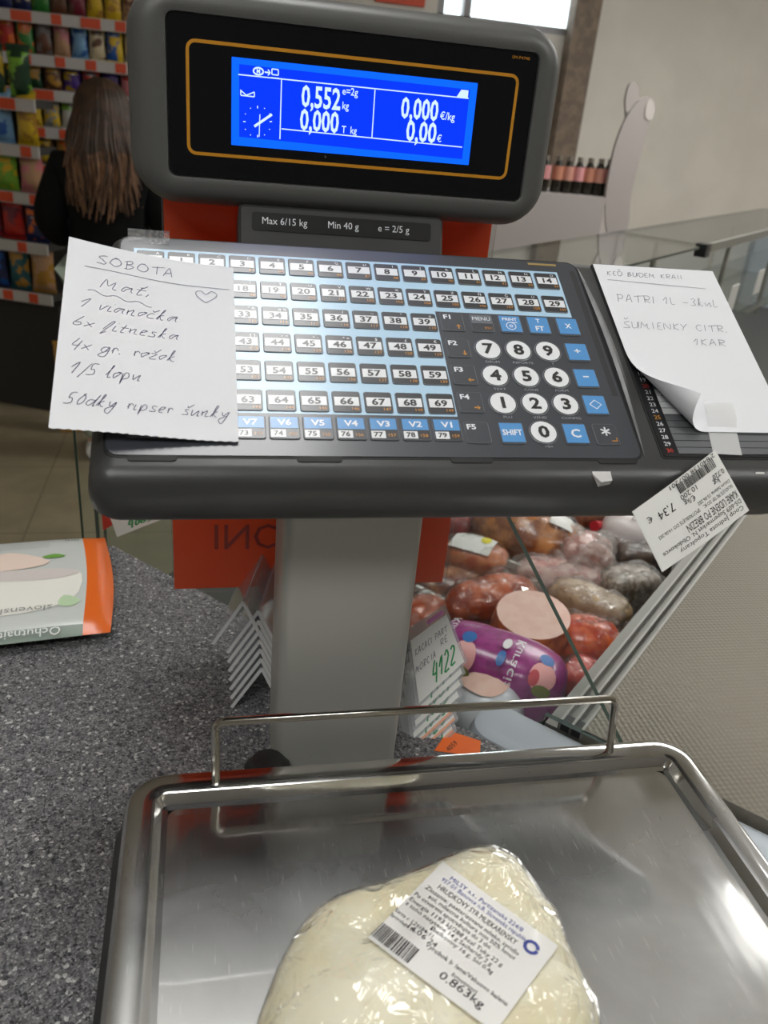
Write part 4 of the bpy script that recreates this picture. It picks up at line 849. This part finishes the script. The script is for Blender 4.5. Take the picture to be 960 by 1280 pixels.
# ------------------------------------------------------------------ snack shelves
NAMES = {'red': (196, 44, 36), 'orange': (226, 110, 36), 'yellow': (224, 186, 40), 'gold': (186, 138, 56), 'tan': (196, 154, 118), 'brown': (104, 68, 50), 'maroon': (120, 34, 52), 'pink': (214, 130, 136), 'purple': (84, 56, 140), 'navy': (36, 46, 92), 'blue': (46, 98, 176), 'light blue': (130, 176, 214), 'teal': (36, 96, 104), 'green': (54, 128, 56), 'dark green': (28, 66, 40), 'lime': (130, 186, 60), 'white': (218, 216, 210), 'silver': (160, 158, 154), 'grey': (112, 104, 104), 'black': (30, 30, 32), 'cream': (222, 204, 166)}
cm = lambda n: mat('foil_'+n.replace(' ', '_'), NAMES[n], .28, coat=.4, coatr=.1)
def cm2(a, c):
    n = 'foil_'+(a+'_'+c).replace(' ', '_'); k = sum(map(ord, n)) % 7
    return mat(n, NAMES[a], .28, coat=.4, coatr=.1, var=NAMES[c], vscale=13+2*k, vlo=.50, vhi=.56, detail=2, bump=.6, bscale=25)
def bag(O, X, Y, w_, h_, c1, c2, lb, d=.05, grp=None):
    """pillow bag standing at O; X to the right, Y away from the viewer"""
    t = thing('snack_bag', lb, 'snack bag', O, grp); b = MB(); fr = frame(O, X, ZX, -V(Y))
    for sgn in (1, -1):
        def fn(u, v, sgn=sgn):
            e = max(0, 1-abs(2*u-1)**2.2)**.6*max(0, 1-abs(2*v-1)**3)**.7; pinch = 1-.10*math.sin(math.pi*v)+.02*math.sin(v*17+u*3)
            return fr((u-.5)*w_*pinch, .004+v*h_, sgn*d/2*e)
        b.grid(fn, 6, 9, None, lambda u, v: cm(c1) if v > .9 else cm(c2) if .62 < v < .78 and abs(u-.5) < .32 and sgn > 0 else cm2(c1, c2), flip=sgn < 0)
    b.build('bag', t, 60); b = MB(); b.box(fr, -w_*.5, w_*.5, h_-.004, h_+.012, -.002, .002, cm(c1)); b.build('seal', t); b = MB(); b.box(fr, -w_*.48, w_*.48, 0, .01, -.004, .004, cm(c1)); b.build('seal', t)
    return t
M_shelf = mat('shelf_dark', (52, 50, 48), .6); M_strip = mat('strip_white', (206, 202, 198), .5); M_tag = mat('tag_orange', (226, 88, 52), .5)
USED = {}
def gondola(name, label, O, X, length, levels, depth, rows, top, where, seed):
    O = V(O); X = V(X).normalized(); Y = V((-X.y, X.x, 0)); fr = frame(O, X, Y, ZX); rnd = random.Random(seed)
    g = thing(name, label, 'shelving', O+X*(length/2)); g.location.z = ZF
    MB().box(fr, 0, length*(.8 if depth < .2 else 1), depth, depth+.04, ZF, top, mat('gondola_back', (44, 40, 38), .7)).build('back_panel', g)
    MB().box(fr, 0, length, .04, depth, ZF, min(levels)-.06, M_shelf).build('plinth', g)
    for li, z in enumerate(levels):
        sh = MB().box(fr, 0, length, 0, depth, z-.03, z, M_shelf).build('shelf', g)
        stp = MB().box(fr, 0, length, -.008, 0, z-.045, z+.004, M_strip).build('price_strip', g)
        x = rnd.uniform(.02, .1)
        while x < length-.06:
            w_ = rnd.choice((.045, .05, .05, .09)); q = MB().box(fr, x, x+w_, -.011, -.008, z-.041, z+.001, M_tag); o = q.build('price_tag', stp); x += w_+rnd.uniform(.05, .11)
        x = .0
        for c1, c2, w_, h_ in rows[li]:
            if x+w_ > length: break
            lb = '%s snack bag with %s print on %s' % (c1, c2, where[li]); gr = 'snack bags on '+where[li]
            bag(fr(x+w_/2, min(.05, depth*.45)+rnd.uniform(0, .012), z+.0005), (X+Y*rnd.uniform(-.1, .1)).normalized(), Y, w_*.96, h_*rnd.uniform(.96, 1.04), c1, c2, lb, w_*.5, gr); x += w_
    return g
YG = 4.3
gl = ony(-30, 40, YG).x; zr = [ony(75, y, YG).z for y in (19, 72)]; zr2 = [ony(100, y, YG).z for y in (117, 164)]
W_ = lambda l, w_=.088, h_=.17: [(a, c, w_, h_) for a, c in l]
rows = [W_([('navy', 'cream'), ('navy', 'cream'), ('navy', 'cream'), ('green', 'lime'), ('brown', 'maroon'), ('brown', 'maroon'), ('yellow', 'gold'), ('yellow', 'gold'), ('tan', 'brown'), ('white', 'pink'), ('maroon', 'pink'), ('red', 'white')], .082, .2),
        W_([('tan', 'grey'), ('red', 'orange'), ('green', 'orange'), ('brown', 'grey'), ('tan', 'pink'), ('light blue', 'blue'), ('cream', 'brown'), ('yellow', 'blue'), ('cream', 'silver'), ('dark green', 'white'), ('grey', 'silver'), ('black', 'white')], .082, .165),
        W_([('dark green', 'yellow'), ('dark green', 'yellow'), ('dark green', 'gold'), ('brown', 'gold'), ('purple', 'yellow'), ('red', 'grey'), ('navy', 'purple'), ('pink', 'red'), ('grey', 'cream'), ('brown', 'cream'), ('cream', 'white')], .09, .11),
        W_([('blue', 'white'), ('blue', 'white'), ('yellow', 'gold'), ('silver', 'yellow'), ('white', 'lime'), ('white', 'lime'), ('white', 'pink'), ('brown', 'tan'), ('white', 'silver'), ('white', 'silver')], .085, .125),
        W_([('yellow', 'brown'), ('orange', 'yellow'), ('brown', 'yellow'), ('gold', 'orange'), ('yellow', 'red'), ('brown', 'orange'), ('gold', 'brown')], .1, .14)]
zr3 = ony(60, 207, YG).z
gondola('shelf_unit', 'tall shop shelving with red and white price strips behind the long-haired woman', (gl, YG, 0), (1, 0, 0), 1.15, [zr[0], zr[1], zr2[0], zr2[1], zr3], .32, rows, ony(75, -40, YG).z+.15, ['the top shelf of the tall shelving', 'the second shelf of the tall shelving', 'the third shelf of the tall shelving', 'the fourth shelf of the tall shelving', 'the fifth shelf of the tall shelving'], 3)
# lower unit standing out into the aisle, its right end nearer
GX = V((math.cos(R(-24)), math.sin(R(-24)), 0)); gO = ony(46, 150, 3.62); gO = V((gO.x, 3.62, 0))-GX*.62
lv = [onp(22, y, gO, V((-GX.y, GX.x, 0))).z for y in (124, 182, 241, 302, 364)]
rows = [W_([('red', 'yellow'), ('gold', 'red'), ('brown', 'gold'), ('dark green', 'yellow'), ('dark green', 'lime')], .115, .19), W_([('blue', 'light blue'), ('lime', 'blue'), ('cream', 'pink'), ('light blue', 'blue'), ('yellow', 'gold')], .118, .2), W_([('navy', 'blue'), ('yellow', 'brown'), ('gold', 'lime'), ('lime', 'yellow'), ('pink', 'tan')], .118, .17), W_([('gold', 'brown'), ('maroon', 'gold'), ('maroon', 'red'), ('red', 'maroon'), ('navy', 'orange')], .12, .18), W_([('teal', 'navy'), ('blue', 'navy'), ('navy', 'blue'), ('teal', 'gold'), ('gold', 'tan')], .122, .2)]
gondola('shelf_unit', 'lower angled shop shelving full of colourful bags left of the woman', gO, GX, .62, lv, .13, rows, lv[0]-.01, ['the top shelf of the angled unit', 'the second shelf of the angled unit', 'the third shelf of the angled unit', 'the fourth shelf of the angled unit', 'the bottom shelf of the angled unit'], 9)
p = ony(88, 345, 3.42); bag(V((p.x, 3.42, ZF)), (1, 0, 0), (0, 1, 0), .2, .42, 'gold', 'tan', 'large gold snack bag standing on the floor at the end of the angled shelving', .1)
o = MB().box(YP, 0, .001, 0, .001, 0, .001, M_tag)
p = ony(66, 275, 3.45); th = thing('price_flag', 'small orange price flag sticking out from the angled shelving', 'price flag', (p.x, 3.45, p.z)); MB().box(frame((p.x, 3.45, p.z), (.95, -.1, -.3), (.3, 0, .95)), -.03, .03, -.035, .035, -.002, .002, M_tag).build('flag', th); MB().tube([(p.x, 3.45, p.z), (p.x-.12, 3.62, p.z-.02)], .003, M_strip, 6).build('arm', th)
# red poster left of the window
p0 = ony(470, -10, YB-.02); p1 = ony(531, 9, YB-.02); o = MB().box(WORLD, p0.x, p1.x, YB-.015, YB, p1.z, p1.z+.5, mat('poster_red', (206, 74, 40), .5)).build('poster'); tag(o, 'plain orange-red poster on the wall beside the window', 'poster')

# ------------------------------------------------------------------ the woman in the aisle, seen from behind
WO = V((-.325, 3.12, ZF))
def skin(name, parent, verts, edges, radii, m, sub=2, root=0):
    me = bpy.data.meshes.new(name); me.from_pydata([tuple(WO+V(v)) for v in verts], edges, []); me.materials.append(m); o = link(name, me, parent)
    sk = o.modifiers.new('skin', 'SKIN'); sk.use_smooth_shade = True
    for i, r_ in enumerate(radii):
        s_ = me.skin_vertices[0].data[i]; s_.radius = r_ if isinstance(r_, tuple) else (r_, r_); s_.use_root = i == root
    ss = o.modifiers.new('sub', 'SUBSURF'); ss.levels = ss.render_levels = sub
    return o
M_skin = mat('skin', (214, 164, 134), .5, sub=.1); M_blkc = mat('sweater_black', (16, 16, 17), .85, spec=.2); M_jean = mat('jeans_pale_green', (158, 170, 154), .8); M_hair = mat('hair_brown', (62, 46, 36), .5, var=(84, 62, 46), vscale=30); M_shoe = mat('shoe_white', (215, 213, 208), .6)
wm = thing('person', 'woman with long brown hair in a black top and pale green jeans, seen from behind', 'person', WO)
P = [(0, 0, .80), (0, .0, .92), (0, -.01, 1.06), (0, -.005, 1.18), (0, 0, 1.265), (0, .01, 1.33), (0, .015, 1.41), (0, .01, 1.46),
     (-.15, 0, 1.19), (-.225, -.02, .99), (-.19, .16, .90), (-.175, .23, .91), (.15, 0, 1.19), (.225, -.02, .99), (.19, .16, .90), (.175, .23, .91),
     (-.09, 0, .76), (-.10, .01, .43), (-.105, -.015, .085), (-.11, .09, .03), (.09, 0, .76), (.10, .01, .43), (.105, -.015, .085), (.11, .09, .03)]
E_ = [(0, 1), (1, 2), (2, 3), (3, 4), (4, 5), (5, 6), (6, 7), (3, 8), (8, 9), (9, 10), (10, 11), (3, 12), (12, 13), (13, 14), (14, 15), (0, 16), (16, 17), (17, 18), (18, 19), (0, 20), (20, 21), (21, 22), (22, 23)]
rad = [(.14, .10), (.12, .09), (.13, .10), (.10, .08), .05, .062, .078, .06, .055, .042, .032, .028, .055, .042, .032, .028, .085, .055, .035, .03, .085, .055, .035, .03]
skin('body', wm, P, E_, rad, M_skin)
def fingers(sx):
    b = MB(); base = WO+V((sx*.172, .245, .91))
    for i in range(4):
        o_ = base+V((-sx*.022+sx*.015*i, .02, .004*(i % 2))); L_ = (.055, .065, .068, .058)[i]
        b.tube([o_, o_+V((0, L_*.5, -.004)), o_+V((0, L_*.8, -.02)), o_+V((0, L_*.85, -.04))], [.0085, .008, .0075, .006], M_skin, 8)
    b.tube([base+V((-sx*.02, -.005, 0)), base+V((-sx*.05, .02, -.005)), base+V((-sx*.052, .045, -.015))], [.010, .009, .007], M_skin, 8); b.build('fingers', wm)
fingers(-1); fingers(1)
SI = [1, 2, 3, 4, 8, 9, 10, 12, 13, 14]; mp_ = {k: i for i, k in enumerate(SI)}
sv = [P[k] for k in SI]; sv[0] = (0, 0, .885); sv[3] = (0, 0, 1.235)
skin('sweater', wm, sv, [(mp_[a], mp_[b_]) for a, b_ in E_ if a in mp_ and b_ in mp_], [(.165, .125), (.165, .125), (.14, .11), .06, .08, .068, .05, .08, .068, .05], M_blkc, 2, 1)
JI = [0, 16, 17, 18, 20, 21, 22]; mj = {k: i for i, k in enumerate(JI)}; jv = [P[k] for k in JI]; jv[0] = (0, 0, .83)
skin('jeans', wm, jv, [(mj[a], mj[b_]) for a, b_ in E_ if a in mj and b_ in mj], [(.165, .125), .105, .075, .06, .105, .075, .06], M_jean)
for sx in (-1, 1): b = MB(); blob_ = [WO+V((sx*.107, -.06+.24*i/6, .045-.012*i/6)) for i in range(7)]; b.tube(blob_, [.034, .042, .044, .044, .046, .044, .03], M_shoe, 12); b.build('shoe', wm)
# face: eyes, nose, lips, ears on the far side
b = MB(); hc_ = WO+V((0, .015, 1.39))
b.tube([hc_+V((0, .088, .02)), hc_+V((0, .105, -.012)), hc_+V((0, .09, -.02))], [.006, .012, .008], M_skin, 8)
for sx in (-1, 1): b.tube([hc_+V((sx*.083, -.005, .02)), hc_+V((sx*.092, -.01, 0)), hc_+V((sx*.084, 0, -.022))], [.008, .012, .007], M_skin, 8)
b.build('nose_and_ears', wm); b = MB()
for sx in (-1, 1): b.lathe(hc_+V((sx*.032, .078, .015)), [(.002, -.010), (.011, 0), (.009, .006), (.002, .010)], mat('eye', (60, 45, 36), .2), 10, (0, 1, 0))
b.build('eyes', wm); MB().tube([hc_+V((-.024, .078, -.045)), hc_+V((0, .088, -.043)), hc_+V((.024, .078, -.045))], [.003, .007, .003], mat('lips', (180, 96, 90), .5), 8).build('lips', wm)
# hair: a cap and long wavy locks from the crown
b = MB(); rings = []
for k in range(9):
    a = math.pi/2*k/8*1.15; rings.append([hc_+V((.090*math.sin(a+.02)*math.cos(2*math.pi*i/20), -.010+.094*math.sin(a+.02)*math.sin(2*math.pi*i/20)*(1 if math.sin(2*math.pi*i/20) < 0 else .86), .105*math.cos(a))) for i in range(20)])
b.loft(rings, M_hair, False, False); rnd = random.Random(4)
M_tip = mat('hair_tips', (136, 100, 72), .5, var=(104, 74, 52), vscale=24)
for i in range(240):
    a = R(-205+230*i/239); rr0 = rnd.uniform(.97, 1.07); back = max(0, -math.sin(a)); L_ = rnd.uniform(.24, .36)*(.8+.25*back); ph = rnd.uniform(0, 6); pts = []
    for k in range(5):
        e = R(12+78*k/4); pts.append(hc_+V((.092*math.sin(e)*math.cos(a)*rr0, -.010+.096*math.sin(e)*math.sin(a)*rr0*(1 if math.sin(a) < 0 else .86), .108*math.cos(e))))
    q = pts[-1]-hc_
    for k in range(1, 9):
        t_ = k/8; sp = 1+.42*t_+.12*math.sin(math.pi*t_); wv = (.010*math.sin(ph*.3+i*.06+t_*8)+.008*math.sin(ph))*t_
        pts.append(hc_+V((q.x*sp+wv, min(q.y, .0)*(1+.05*t_)-.06*t_*(.4+.6*back)-.01, -L_*t_)))
    rad_ = [.009]*5+[.0085*(1-.75*(k/8)**2) for k in range(1, 9)]; b.tube(pts[:9], rad_[:9], M_hair, 6); b.tube(pts[8:], rad_[8:], M_tip if i % 3 else M_hair, 6)
b.build('hair', wm, 60, label='long wavy brown hair')
